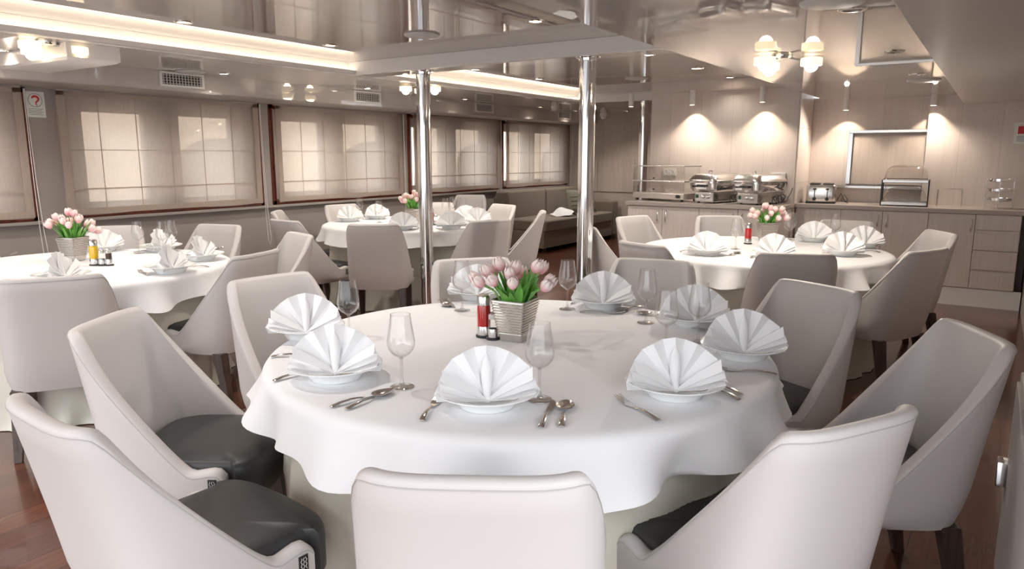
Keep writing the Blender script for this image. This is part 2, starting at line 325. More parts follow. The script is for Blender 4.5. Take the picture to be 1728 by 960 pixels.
# sheer roman blinds
BL = [(.86, 2.645, 'sheer beige blind at the left edge, cut off by the frame'), (2.89, 4.775, 'sheer beige blind just right of the question mark sign'),
      (4.99, 6.90, 'sheer beige blind second right of the question mark sign'), (7.13, 9.05, 'sheer beige blind behind the left chrome pole'), (9.235, 11.17, 'sheer beige blind nearest the sofa')]
for i, (a, b, lb) in enumerate(BL):
    t = thing('roman_blind', lb, 'blind', (XW+.05, (a+b)/2, .90), 0, 'sheer blinds along the window wall'); h = (b-a)/2
    bm = NB(); ny, nz = 24, 20
    rows = []
    for k in range(nz+1):
        z = .985*k/nz; row = []
        for j in range(ny+1):
            y = -h+2*h*j/ny
            row.append(bm.verts.new((.006*math.sin(y*7+i)+.006*math.sin(z*9+y*2)+(.012 if k == 0 else 0)*math.sin(y*11), y, z+(.010*math.sin(y*5+i*2) if k == 0 else 0))))
        rows.append(row)
    for k in range(nz):
        for j in range(ny): bm.faces.new((rows[k][j], rows[k][j+1], rows[k+1][j+1], rows[k+1][j]))
    obj('fabric', bm, M['blind'], t)
    bm = NB()
    for (p, q, s, u) in ((-h, h, .0, .05), (-h, -h+.06, .05, .985), (h-.06, h, .05, .985), (-h, h, .95, .985), (-h+.06, h-.06, .20, .212), (-h+.06, h-.06, .52, .526)): box(bm, .017, .0185, p, q, s, u)
    for q in range(1, 6): box(bm, .017, .0182, -h+2*h*q/6-.004, -h+2*h*q/6+.004, .05, .95)
    obj('hem', bm, M['hem'], t, smooth=False)
    bm = NB(); box(bm, -.02, .02, -h, h, .983, .998, .003); obj('head_rail', bm, M['wallgrey'], t, smooth=False)
    bm = NB(); tube(bm, [(.03, h+.012, .98), (.032, h+.012, .3), (.03, h+.018, -.1), (.03, h+.03, -.38), (.03, h+.05, -.44), (.03, h+.065, -.36), (.03, h+.045, -.1), (.03, h+.03, .3), (.03, h+.02, .98)], .0028, 5)
    obj('pull_cord', bm, M['white'], t)
# far walls
bm = NB(); box(bm, -3.27, -1.715, 7.77, 8.5, 0, ZL); box(bm, -3.29, -3.27, 7.77, 11.3, 0, ZL); box(bm, -3.27, -1.60, 7.70, 7.775, ZL-.01, ZH); struct('wall_far', bm, M['clad'], smooth=False)
bm = NB(); box(bm, -1.72, -1.70, 7.775, 8.37, 0, ZL); struct('wall_recess_side', bm, M['cladside'], smooth=False)
bm = NB(); box(bm, -1.75, .5, 8.36, 8.5, 0, ZR+.02); box(bm, -.615, .5, 8.30, 8.37, 0, ZR); struct('wall_buffet', bm, M['clad'], smooth=False)
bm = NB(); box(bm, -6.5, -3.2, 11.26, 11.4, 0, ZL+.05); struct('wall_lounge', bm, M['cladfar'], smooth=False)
bm = NB(); box(bm, .29, .45, 1.25, 8.4, 0, ZB+.01); struct('wall_right', bm, M['wallgrey'], smooth=False)
bm = NB()
for (x0, x1, z0, z1) in ((-5.70, -5.03, .77, 1.32), (-6.3, -5.72, .77, 1.32), (-5.01, -4.5, .77, 1.32)):
    box(bm, x0, x1, 11.245, 11.262, z0, z1, .003)
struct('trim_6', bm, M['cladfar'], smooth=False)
bm = NB(); box(bm, -4.71, -1.6, 7.69, 7.705, ZL, ZL+.002); struct('trim_7', bm, M['clad'], smooth=False)
# outside: pale quay building seen through the blinds
t = thing('quay_building', 'pale quayside building blurred behind the sheer blinds', 'building', (-10.5, 6, -1))
bm = NB(); box(bm, -1, 0, -14, 16, 0, 3.55); box(bm, -1, .25, -14, 16, 3.55, 3.8, .02); obj('facade', bm, M['facade'], t, smooth=False)
for y in (-9, -5.6, -2.4, 1.2, 4.6, 8.2, 12):
    bm = NB(); lp = [(0, -.7, 0), (0, .7, 0)]+[(0, .7*math.cos(R(a)), 2.2+.45*math.sin(R(a))) for a in range(0, 181, 20)]
    loft(bm, [[(.005, p[1]+y, p[2]) for p in lp], [(.06, p[1]+y, p[2]) for p in lp]]); obj('doorway', bm, M['facaded'], t, smooth=False)
bm = NB(); box(bm, .0, .9, -8.2, -6.2, 2.75, 2.9, .02, mtx=Matrix.Translation((0, 0, 0))); obj('awning', bm, M['awning'], t, smooth=False)
bm = NB(); box(bm, -10.6, -6.7, -10, 24, -1.3, -1.0); struct('ground', bm, M['quay'], smooth=False)

# ------------------------------------------------------------------ poles
PR = .058
for i, (x, y, zt, lb) in enumerate(((-4.00, 4.70, ZL, 'polished steel pole left of the pink tulips on the front table'), (-2.475, 4.69, ZL, 'polished steel pole standing behind the front table, right of centre'), (-3.80, 8.74, ZL, 'polished steel pole at the left end of the buffet counter'))):
    t = thing('steel_pole', lb, 'pole', (x, y, 0), 0, 'polished steel poles')
    bm = NB(); lathe(bm, [(PR, 0), (PR, zt)], 40); obj('shaft', bm, M['chrome'], t)
    bm = NB(); lathe(bm, [(PR+.001, 0), (.105, 0), (.105, .008), (PR+.012, .012), (PR+.001, .03)], 40, (0, 0, 0), False, False); obj('base_flange', bm, M['chrome'], t)
    bm = NB(); lathe(bm, [(PR+.001, zt-.03), (PR+.006, zt-.028), (PR+.008, zt-.010), (.088, zt-.006), (.090, zt)], 40, (0, 0, 0), False, False); obj('top_collar', bm, M['chrome'], t)

# ------------------------------------------------------------------ ceiling fittings
def downlight(x, y, z, label, lit=True, e=40, first=[None, None]):
    k = 0 if lit else 1
    g = 'lit downlights' if lit else 'unlit downlights'
    if first[k] is None:
        t = thing('downlight', label, 'ceiling light', (x, y, z), 0, g)
        bm = NB(); lathe(bm, [(.037, -.001), (.040, -.007), (.052, -.006), (.056, 0)], 28, (0, 0, 0), False, False); obj('bezel', bm, M['steel'], t)
        bm = NB(); lathe(bm, [(0, -.003), (.037, -.003), (.037, 0), (0, 0)], 24); obj('lens', bm, M['lamp'] if lit else M['unlit'], t)
        first[k] = t
    else: dup(first[k], (x, y, z), 0, label, g)
    if lit: light('downlight_or_fill_lamp', 'SPOT', (x, y, z-.012), e, (1, .92, .83), .03, spot=125, blend=.8)
for x, y, lb in ((-4.12, 2.67, 'lit downlight in near ceiling recess, nearest the left edge'), (-4.09, 3.79, 'lit downlight in near recess, by the strip light corner'), (-2.36, 3.80, 'lit downlight in near recess, left of the white beam tip'),
                 (-4.11, 5.57, 'lit downlight in far recess above the first window vents'), (-4.06, 6.61, 'lit downlight in far recess, beside its strip light'), (-2.38, 5.53, 'lit downlight in far recess above the far pole'),
                 (-2.37, 6.62, 'lit downlight in far recess above the left wall spotlight'), (-2.36, 7.55, 'lit downlight in far recess between the two wall spotlights')):
    downlight(x, y, ZH, lb, True, 3 if y > 7 else 25)
for x, y, lb in ((-5.53, 2.25, 'lit downlight over the window wall at the left edge'), (-5.53, 3.92, 'lit downlight right of the first air vent'), (-5.50, 5.58, 'lit downlight in front of the second air vent'),
                 (-5.53, 7.28, 'lit downlight left of the third air vent'), (-5.54, 9.07, 'lit downlight right of the third air vent'), (-5.55, 10.15, 'lit downlight just right of the fourth air vent'), (-4.9, 10.6, 'lit downlight over the lounge wall panels')):
    downlight(x, y, ZL, lb, True, 20)
for x, y in ((-2.36, 2.67), (-4.1, 1.5), (-2.36, 1.5), (-4.1, .3), (-2.36, .3)): light('downlight_or_fill_lamp', 'SPOT', (x, y, ZH-.012), 20, (1, .93, .86), .03, spot=125, blend=.8)  # bare fill spots added for brightness, out of view and without fittings
for x, y, lb in ((-.55, 4.71, 'unlit downlight in the right ceiling, middle of three'), (-.55, 6.08, 'unlit downlight in the right ceiling, farthest'), (-.545, 3.27, 'unlit downlight in the right ceiling, nearest the camera')):
    downlight(x, y, ZR, lb, False)
d0 = None
for x, y, z, lb in ((-3.235, 3.80, ZH, 'flat round white disc on near recess ceiling before the left pole'), (-3.19, 7.12, ZH, 'flat round white disc on ceiling before the far pole'), (-.585, 3.07, ZR, 'flat round disc at top edge of the right ceiling'), (-.545, 6.59, ZR, 'flat round disc beyond the farthest unlit downlight'), (-5.60, 3.66, ZL, 'flat round disc under the first air vent reflection')):
    if d0 is None:
        bm = NB(); lathe(bm, [(0, -.014), (.100, -.014), (.114, -.011), (.118, -.004), (.116, 0), (0, 0)], 40)
        d0 = obj('ceiling_disc', bm, M['disc'], loc=(x, y, z)); tag(d0, lb, 'ceiling disc', 'round ceiling discs')
    else:
        d = d0.copy(); COL.objects.link(d); d.location = (x, y, z); d['label'] = lb
# cylindrical wall spotlights
s0 = None
for x, y, zb, zt, lb in ((-3.50, 7.68, 1.915, ZL, 'white tube spotlight left of the buffet wall, before the far pole'), (-2.77, 7.62, 1.905, ZL, 'white tube spotlight above the first chafing dish'), (-2.04, 7.62, 1.905, ZL, 'white tube spotlight above the second chafing dish'),
                     (-1.35, 8.18, 1.832, ZR, 'white tube spotlight above the serving hatch'), (-.575, 8.18, 1.85, ZR, 'white tube spotlight above the bread display')):
    if s0 is None:
        s0 = t = thing('tube_spotlight', lb, 'spotlight', (x, y, zt), 0, 'white tube spotlights over the buffet')
        bm = NB(); L_ = .148; lathe(bm, [(.026, 0), (.028, -.004), (.028, -L_), (.0245, -L_), (.0245, -L_+.012)], 28, (0, 0, 0), True, False); obj('tube', bm, M['white'], t)
        bm = NB(); lathe(bm, [(0, -L_+.004), (.0243, -L_+.004), (.0243, -L_+.012), (0, -L_+.012)], 24); obj('lens', bm, M['lamp'], t)
    else: t = dup(s0, (x, y, zt), 0, lb)
    t.scale = (1, 1, (zt-zb)/.148)
    if x > -3.4:
        light('spotlight_lamp', 'SPOT', (x, y+.02, zb-.012), 4.2, (1, .78, .57), .018, (R(14), 0, 0), 92, .3)
        light('buffet_fill', 'SPOT', (x, y-.06, zb-.012), 11, (1, .88, .76), .02, (R(-30), 0, 0), 165, .6)  # added wide fill, tilted off the wall to lift the buffet's ambient light
# air vents on the bulkhead
v0 = None
for y, lb in ((3.665, 'square-grid air vent above the question mark blind'), (5.82, 'square-grid air vent left of the left chrome pole'), (7.97, 'square-grid air vent between the two front chrome poles'), (10.11, 'square-grid air vent just left of the right chrome pole')):
    if v0 is None:
        v0 = t = thing('air_vent', lb, 'vent', (XB, y, 1.995), 0, 'air vents along the bulkhead')
        bm = NB()
        for (a, b, c, d) in ((-.20, .20, -.06, -.042), (-.20, .20, .042, .06), (-.20, -.178, -.042, .042), (.178, .20, -.042, .042)): box(bm, 0, .012, a, b, c, d, .002)
        obj('frame', bm, M['white'], t, smooth=False)
        bm = NB(); box(bm, .0005, .002, -.178, .178, -.042, .042); obj('dark_back', bm, M['ventdark'], t, smooth=False)
        bm = NB()
        for k in range(13): box(bm, .002, .010, -.178+.356*(k+.5)/13-.003, -.178+.356*(k+.5)/13+.003, -.042, .042)
        for k in range(4): box(bm, .002, .0085, -.178, .178, -.042+.084*(k+.5)/4-.002, -.042+.084*(k+.5)/4+.002)
        obj('grille', bm, M['vent'], t, smooth=False)
    else: dup(v0, (XB, y, 1.995), 0, lb)
# ceiling lamps with three glass shades
l0 = None
for x, y, z, rz, lb in ((-4.90, 2.25, ZL, 65, 'lit three-shade ceiling lamp at the far left above the windows'), (-4.82, 5.62, ZL, 10, 'lit three-shade ceiling lamp behind the left chrome pole'), (-1.12, 4.55, ZR, 9, 'lit three-shade ceiling lamp on the right ceiling over the buffet')):
    if l0 is None:
        l0 = t = thing('ceiling_lamp', lb, 'ceiling lamp', (x, y, z), 0, 'three-shade ceiling lamps')
        bm = NB(); lathe(bm, [(0, -.018), (.045, -.016), (.05, -.004), (.05, 0), (0, 0)], 28); obj('base_plate', bm, M['chrome'], t)
        for k in range(3):
            a = R(120*k); c, s = math.cos(a), math.sin(a)
            bm = NB(); tube(bm, [(.03*c, .03*s, -.012), (.07*c, .07*s, -.022), (.12*c, .12*s, -.020)], .006, 8); obj('arm', bm, M['chrome'], t)
            bm = NB(); lathe(bm, [(.046, -.058), (.050, -.056), (.050, -.020), (.046, -.018), (.012, -.018), (.012, -.022), (.044, -.024), (.044, -.056)], 24, (.135*c, .135*s, 0), False, False, close=True); obj('glass_shade', bm, M['shade'], t)
            bm = NB(); lathe(bm, [(0, -.090)]+[(.031*math.sin(R(q)), -.059-.031*math.cos(R(q))) for q in range(15, 150, 15)]+[(.014, -.035), (.014, -.026), (0, -.026)], 20, (.135*c, .135*s, 0)); obj('bulb', bm, M['bulb'], t)
    else: t = dup(l0, (x, y, z), 0, lb)
    t.rotation_euler.z = R(rz)
    if y < 3: t.scale = (1.2, 1.2, 1.1)
    light('ceiling_lamp_glow', 'SPOT', (x, y, z-.115), 6 if y < 3 else 20 if x < -3 else 30, (1, .91, .80), .03, spot=172, blend=.5)
# casing box, detector, dome camera
bm = NB(); loft(bm, [rrect(.92, .30, .01, -.10), rrect(.96, .34, .012, -.085), rrect(.96, .34, .012, 0)])
tag(obj('ceiling_casing', bm, M['white'], loc=(-5.28, 2.48, ZL), angle=30), 'long white box casing under the ceiling behind the left lamp', 'casing')
t = thing('smoke_detector', 'small white cylindrical detector left of the right chrome pole', 'detector', (-5.30, 9.06, ZL))
bm = NB(); lathe(bm, [(.05, 0), (.05, -.025), (.042, -.032), (.042, -.055), (.03, -.062), (0, -.062)], 24); obj('body', bm, M['white'], t)
t = thing('dome_camera', 'small white dome camera at the lounge ceiling corner', 'camera', (-5.5, 11.0, ZL))
bm = NB(); lathe(bm, [(.06, 0), (.06, -.04), (.055, -.05)], 24, (0, 0, 0), True, True); obj('mount', bm, M['white'], t)
bm = NB(); lathe(bm, [(.05, -.05)]+[(.05*math.cos(R(q)), -.05-.05*math.sin(R(q))) for q in range(15, 90, 15)]+[(0, -.10)], 24); obj('dome', bm, M['white'], t)

# ------------------------------------------------------------------ signs
t = thing('safety_sign', 'white sign with a red hook mark in a ring between two blinds', 'sign', (XW+.004, 2.765, 1.77))
bm = NB(); box(bm, -.003, .001, -.068, .068, -.098, .098); obj('card', bm, M['sign'], t, smooth=False)
bm = NB(); tube(bm, [(.002, .050*math.cos(R(a)), .032+.050*math.sin(R(a))) for a in range(0, 360, 12)], .0022, 6, True); obj('ring', bm, M['signink'], t)
bm = NB(); pp = [(.003, .024*math.cos(R(a)), .042+.020*math.sin(R(a))) for a in (170, 140, 110, 80, 50, 20, -10, -40)]+[(.003, .004, .016), (.003, .003, .003), (.003, .010, -.010)]
tube(bm, pp, [.005, .007, .008, .008, .0078, .0072, .0065, .006, .005, .004, .003], 8); obj('red_mark', bm, M['signred'], t)
bm = NB()
for k in range(5): box(bm, .001, .0016, -.052+.008*(k == 4), .052-.012*(k % 2), -.036-.011*k, -.0325-.011*k)
obj('small_print', bm, M['signink'], t, smooth=False)
t = thing('fire_notice', 'white notice with a red square at the far right of the buffet wall', 'sign', (.165, 8.2985, 1.58))
bm = NB(); box(bm, -.075, .075, -.002, .002, -.096, .096); obj('card', bm, M['sign'], t, smooth=False)
bm = NB(); box(bm, -.045, .045, -.004, -.002, -.005, .065, .001); tube(bm, [(-.03, -.004, .07), (-.026, -.004, .078), (-.02, -.004, .07)], .003, 6); obj('red_square', bm, M['signred'], t, smooth=False)
bm = NB()
for k in range(4): box(bm, -.05, .05-.02*(k % 2), -.003, -.002, -.03-.014*k, -.025-.014*k)
obj('small_print', bm, M['signink'], t, smooth=False)
bm = NB(); box(bm, -.003, .003, -.07, .07, -.10, .10, .001); tag(obj('wall_notice', bm, M['sign'], loc=(XW+.012, 11.225, 1.42), smooth=False), 'small pale card on the pier right of the last blind', 'sign')

# ------------------------------------------------------------------ dining chair
def shell_columns():
    a, b, n, th = .250, .215, 3.8, .046
    raw = [(-a, .185), (-a, .14), (-a, .09), (-a, .04)]
    for k in range(0, 61):
        t = R(-90+3*k); s, c = math.sin(t), math.cos(t)
        raw.append((a*math.copysign(abs(s)**(2/n), s), -b*abs(c)**(2/n)))
    raw += [(a, .04), (a, .09), (a, .14), (a, .185)]
    d = [0]
    for p, q in zip(raw, raw[1:]): d.append(d[-1]+math.dist(p, q))
    NU = 65; tot = d[-1]; path = []
    for i in range(NU):
        s = tot*i/(NU-1); k = 0
        while k < len(d)-2 and d[k+1] < s: k += 1
        f = (s-d[k])/(d[k+1]-d[k]+1e-9); path.append((raw[k][0]+(raw[k+1][0]-raw[k][0])*f, raw[k][1]+(raw[k+1][1]-raw[k][1])*f, s-tot/2))
    ZBOT, ZT, ZA = .315, .855, .428
    def lean(x, y, z):
        h = max(0, (z-ZBOT)/(ZT-ZBOT)); w = sstep(.12, -.16, y)
        return (x*(1-.055*(h**1.2)*w - .01*h), y-.105*(h**1.15)*w, z)
    cols = []
    for i, (x, y, s) in enumerate(path):
        p, q = path[max(0, i-1)], path[min(NU-1, i+1)]
        tx, ty = q[0]-p[0], q[1]-p[1]; l = math.hypot(tx, ty); nx, ny = -ty/l, tx/l      # inward normal
        u = max(0, (abs(s)-.232))/.262
        g = max(0, 1-u)**1.38 if u < 1 else 0
        zt = ZA+(ZT-ZA)*g
        if u <= 0: zt = ZT
        zt += .012*sstep(.45, 1, (abs(s)-.40)/.17) if abs(s) > .40 else 0
        endd = tot/2-abs(s)
        zt -= .022*max(0, 1-endd/.03)**2
        zt -= .008*math.exp(-((abs(s)-.236)/.018)**2)
        col = []
        NV = 10
        for k in range(NV):
            z = ZBOT+(zt-.012-ZBOT)*k/(NV-1); bot = .02*max(0, 1-k/1.5)
            col.append(lean(x+nx*bot, y+ny*bot, z))
        tt = th*(1-.12*(zt-ZBOT)/(ZT-ZBOT))
        for fr, up in ((.12, -.004), (.3, .0), (.5, .001), (.7, .0), (.88, -.004)): col.append(lean(x+nx*tt*fr, y+ny*tt*fr, zt+up))
        for k in range(NV-1, -1, -1):
            z = ZBOT+(zt-.012-ZBOT)*k/(NV-1); col.append(lean(x+nx*tt, y+ny*tt, z))
        cols.append(col)
    return cols
def chair_parts(t):
    cols = shell_columns(); bm = NB()
    loft(bm, cols, True, True, True); obj('backrest_shell', bm, M['leather'], t, angle=50)
    bm = NB(); tube(bm, [Vector(c[9])+Vector((0, 0, -.004)) for c in cols], .0016, 5); obj('seam', bm, M['seam'], t)
    def outline(f, z):
        pts = []; N = 40
        for i in range(N):
            q = 2*PI*i/N; s, c = math.sin(q), math.cos(q); n = 5.5
            x = .212*math.copysign(abs(c)**(2/n), c); y = .05+.222*math.copysign(abs(s)**(2/n), s)
            if y > .19: x *= 1+.14*sstep(.19, .215, y)
            if y > .2: y += .012*(1-(x/.22)**2)
            if y < -.06: x *= 1-.10*sstep(-.06, -.18, y)
            pts.append((x*f, .045+(y-.045)*f, z))
        return pts
    bm = NB(); loft(bm, [outline(.97, .318), outline(1, .33), outline(1.0, .415), outline(.992, .433), outline(.97, .446), outline(.92, .454), outline(.7, .462), outline(.4, .466), outline(.1, .467)]); obj('seat', bm, M['seat'], t)
    for sx in (-1, 1):
        for (yt, yb, xb) in ((-.15, -.215, .215), (.17, .205, .205)):
            bm = NB()
            lp = lambda cx, cy, w, z: [(cx-w, cy-w, z), (cx+w, cy-w, z), (cx+w, cy+w, z), (cx-w, cy+w, z)]
            loft(bm, [lp(sx*xb, yb, .017, 0), lp(sx*(.6*xb+.4*.195), .6*yb+.4*yt, .022, .12), lp(sx*.195, yt, .029, .322)])
            bmesh.ops.bevel(bm, geom=[e for e in bm.edges], offset=.003, segments=1, affect='EDGES'); obj('leg', bm, M['leg'], t, smooth=False)
    bm = NB(); box(bm, .2495, .2525, .138, .164, .37, .413, 0, 0)
    lb = obj('brand_tag', bm, M['dark'], t, smooth=False); lb['label'] = 'small black tag with white scribble on the right arm'
    bm = NB()
    for k, (y0, z0) in enumerate(((.144, .408), (.151, .408), (.158, .408))):
        tube(bm, [(.2528, y0+.0022*math.sin(q*1.9+k*2), z0-.0036*q) for q in range(10)], .0007, 4)
    obj('tag_script', bm, M['white'], lb)
CL = {
 ('T1','front'):'grey dining chair nearest the camera, its curved back towards us',
 ('T1','rfront'):'grey dining chair at lower right with its back towards us',
 ('T1','r2'):'grey dining chair at the right edge beside the low grey cabinet',
 ('T1','r1'):'grey dining chair right of the front table, behind its rightmost napkin fan',
 ('T1','backR'):'grey dining chair across the front table, just right of the right chrome pole',
 ('T1','back'):'grey dining chair across the front table, directly behind the tulip pot',
 ('T1','left3'):'grey dining chair left of the front table, behind its leftmost napkin fan',
 ('T1','left2'):'grey dining chair with dark seat and black arm tag, left of the front table',
 ('T1','leftfront'):'grey dining chair in the lower left corner, its dark seat facing the front table',
 ('T2','near'):'grey dining chair at the left edge, seen from behind at the left table',
 ('T2','rnear'):'grey dining chair at the right end of the left table, seen from behind',
 ('T2','C'):'grey dining chair between the left table and the far left table, facing us',
 ('T2','wall1'):'grey dining chair against the window wall, behind the right napkins of the left table',
 ('T2','wall2'):'grey dining chair against the window wall, right of the left table tulips',
 ('T4','A'):'grey dining chair nearest the window wall at the left end of the far left table',
 ('T4','B'):'grey dining chair at the left end of the far left table, back towards us',
 ('T4','N1'):'grey dining chair seen squarely from behind, just left of the left chrome pole',
 ('T4','N2'):'grey dining chair seen from behind, just right of the left chrome pole',
 ('T4','R1'):'grey dining chair at the far right side of the far left table, facing us',
 ('T4','R2'):'grey dining chair in side view at the right end of the far left table',
 ('T4','F1'):'grey dining chair against the window wall, behind the left napkins of the far left table',
 ('T4','F2'):'lone grey dining chair against the window wall left of the sofa',
 ('T4','F3'):'grey dining chair behind the far left table, partly hidden by the left chrome pole',
 ('T3','L0'):'grey dining chair partly hidden by the right chrome pole, in side view',
 ('T3','L1'):'grey dining chair at the left end of the buffet-side table, facing right',
 ('T3','L2'):'grey dining chair at the left front of the buffet-side table, back towards us',
 ('T3','FA'):'grey dining chair behind the buffet-side table, left of its tulip pot',
 ('T3','FB'):'grey dining chair behind the buffet-side table, right of its tulip pot',
 ('T3','RA'):'grey dining chair at the far right of the buffet-side table, near the drawers',
 ('T3','RB'):'grey dining chair at the right end of the buffet-side table, its wooden legs showing',
 ('T3','NA'):'grey dining chair in front of the buffet-side table, back squarely towards us'}
GR = {'T1':'chairs round the front table', 'T2':'chairs round the left table', 'T3':'chairs round the buffet-side table', 'T4':'chairs round the far left table'}
ch0 = None
for tb, k, x, y, ang in CHAIRS:
    f = R(ang); off = .30
    loc = (x+off*math.cos(f), y+off*math.sin(f), 0); rz = f-PI/2
    if ch0 is None:
        ch0 = thing('dining_chair', CL[tb, k], 'chair', loc, rz, GR[tb]); chair_parts(ch0)
    else: dup(ch0, loc, rz, CL[tb, k], GR[tb])

# ------------------------------------------------------------------ tables and cloths
TC = {'T1':(-1.325, 2.04), 'T2':(-4.515, 2.127), 'T3':(-1.34, 5.2), 'T4':(-4.75, 5.35)}
TN = {'T1':'front table', 'T2':'left table', 'T3':'buffet-side table', 'T4':'far left table'}
TB = .7295
def wob(a, seed, n, k0=3, k1=13):
    rnd = random.Random(seed); v = 0
    for j in range(n):
        k = rnd.randint(k0, k1); v += rnd.uniform(.4, 1)*math.sin(k*a+rnd.uniform(0, 6.28))
    return v/math.sqrt(n)*1.15
for ti, (tk, (cx, cy)) in enumerate(TC.items()):
    t = thing('round_table', 'round dining table under the cloths of the %s' % TN[tk], 'table', (cx, cy, 0), 0, 'round dining tables')
    bm = NB(); lathe(bm, [(0, .695), (.81, .695), (.82, .70), (.82, .716), (.81, .72), (0, .72)], 64); obj('tabletop', bm, M['leg'], t)
    bm = NB(); lathe(bm, [(.30, 0), (.30, .03), (.06, .06), (.05, .3), (.05, .66), (.22, .69), (.22, .695)], 32); obj('pedestal', bm, M['leg'], t)
    # satin undercloth to the floor
    N = 220; loops = []
    for z in (.722, .70, .62, .5, .38, .26, .14, .05, .004):
        d = (.722-z)/.72; lp = []
        for i in range(N):
            a = 2*PI*i/N
            f = wob(a, 30+ti, 5, 9, 30); f2 = wob(a+.5*d, 40+ti, 4, 14, 38)
            r = .816-.036*sstep(0, .1, d)+.004*d+(.020*f+.014*f2)*sstep(.02, .75, d)+.035*max(0, d-.9)*8*(.4+.6*abs(f2))
            lp.append((r*math.cos(a), r*math.sin(a), z))
        loops.append(lp)
    bm = NB(); loft(bm, loops, True, False, False); o = obj('table_skirt', bm, M['satin'], loc=(cx, cy, 0), angle=80)
    tag(o, 'cream satin undercloth falling to the floor round the %s' % TN[tk], 'tablecloth', 'cream undercloths')
    # white overlay
    N = 240; loops = []
    def ring(r, z, wr=0, wz=0):
        lp = []
        for i in range(N):
            a = 2*PI*i/N; f = wob(a, 50+ti, 6, 6, 21); g = wob(a, 70+ti, 5, 3, 12)
            rr = r+wr*f; lp.append((rr*math.cos(a), rr*math.sin(a), z+wz*g))
        return lp
    for r in (.05, .3, .55, .75, .81): loops.append(ring(r, TB))
    loops += [ring(.826, TB-.002), ring(.840, TB-.009), ring(.848, TB-.02), ring(.851, TB-.035, .003, .001), ring(.857, TB-.056, .011, .004), ring(.866, TB-.085, .023, .009), ring(.876, TB-.110, .035, .014), ring(.884, TB-.130, .044, .018), ring(.890, TB-.142, .049, .021)]
    loops += [ring(.887, TB-.143, .049, .021), ring(.872, TB-.108, .034, .014), ring(.858, TB-.07, .016, .006), ring(.846, TB-.03, .003), ring(.82, TB-.0055)]
    bm = NB(); loft(bm, loops, True, True, True); o = obj('tablecloth', bm, M['cloth'], loc=(cx, cy, 0), angle=75)
    tag(o, 'white cloth with wavy hem over the %s' % TN[tk], 'tablecloth', 'white overlay cloths')

# ------------------------------------------------------------------ table ware
def plate_mesh():
    bm = NB(); lathe(bm, [(0, .003), (.066, .003), (.070, 0), (.074, 0), (.080, .010), (.094, .026), (.100, .030), (.134, .040), (.1375, .0415), (.1375, .044), (.133, .0435), (.100, .034), (.090, .028), (.078, .013), (.066, .008), (0, .007)], 48); return bm
def napkin_mesh():
    bm = NB(); NP = 7; rad = (.008, .035, .065, .098, .128, .137); rnd = random.Random(3)
    front = []
    n = NP*2
    for i in range(n+1):
        th = R(-4+188*i/n); up = 1 if i % 2 else -1; side = abs(math.cos(th))
        rr = 1+rnd.uniform(-.02, .02)+.03*up*side; col = []
        for r in rad:
            amp = .002+.0068*(r/.137)
            x = -r*rr*math.cos(th); z = r*rr*max(0, math.sin(th))*1.03+.007
            y = up*amp+.022*(r/.137)*side**6-.018*(z/.14)**1.5
            if side > .9: z = max(z, .008+(.004+.022*(r/.137))*(.5+.5*up))
            col.append((x, y, z))
        front.append(col)
    loft(bm, front, False, False, False)
    # rounded centre fold standing in front of the pleats
    rows = []
    for k in range(7):
        v = k/6; z = .004+.125*v; w = (.009+.014*v)*(1-.93*v**4); rows.append([(w*math.sin(q), .003+.020*math.cos(q)*(1-.75*v)-.012*v**1.5, z) for q in [R(-100+200*j/10) for j in range(11)]])
    loft(bm, rows, False, False, False)
    # loose lower flaps resting on the rim
    for sx in (-1, 1):
        for q, dz, ln in ((8, .0, .128), (20, .006, .135), (31, .013, .138)):
            c, s = math.cos(R(q)), math.sin(R(q))
            loft(bm, [[(0, .015, .012), (0, .028, .010)], [(sx*ln*.5*c, .022, .014+ln*.5*s+dz), (sx*ln*.5*c, .046-dz, .010+ln*.42*s)], [(sx*ln*c, .022, .020+ln*s*.9+dz), (sx*ln*.97*c, .062-dz, .026+ln*s*.62)]], False, False, False)
    # folded tail that props the fan from behind
    loft(bm, [[(-.012, -.012, .10), (.012, -.012, .10)], [(-.028, -.055, .05), (.028, -.055, .05)], [(-.05, -.10, .032), (.05, -.10, .032)]], False, False, False)
    bmesh.ops.recalc_face_normals(bm, faces=bm.faces)
    bmesh.ops.solidify(bm, geom=bm.faces[:], thickness=.0014)
    return bm
def glass_parts(t):
    bm = NB(); lathe(bm, [(.0285, .212), (.031, .19), (.036, .160), (.0395, .135), (.0395, .124), (.036, .112), (.026, .099), (.012, .090), (.005, .084), (.0045, .083), (0, .083), (0, .086), (.010, .0915), (.025, .1005), (.0347, .113), (.0381, .1245), (.0381, .135), (.0346, .160), (.0297, .19), (.0275, .212)], 32, close=False, cap0=False, cap1=False)
    obj('bowl', bm, M['glass'], t)
    bm = NB(); lathe(bm, [(.0290, .2115), (.0290, .2128), (.0272, .2128), (.0272, .2115)], 32, close=True); obj('rim', bm, M['glass'], t)
    bm = NB(); lathe(bm, [(.0052, .086), (.0040, .07), (.0038, .03), (.0055, .012), (.012, .005), (.034, .002), (.0345, .0005), (.033, 0), (0, 0)], 28); obj('stem_and_foot', bm, M['acrylic'], t)
def handle(bm, L=.105):
    secs = [(-L, .0075, .0016), (-L+.004, .0088, .0024), (-L+.03, .0080, .0026), (-L+.06, .0058, .0026), (-.018, .0036, .0024), (0, .0038, .002)]
    loops = []
    for y, w, h in secs:
        zc = .003+.006*math.sin(PI*min(1, max(0, (y+L)/L)))
        loops.append([(w*math.cos(2*PI*k/10), y, zc+h*math.sin(2*PI*k/10)) for k in range(10)])
    loft(bm, loops)
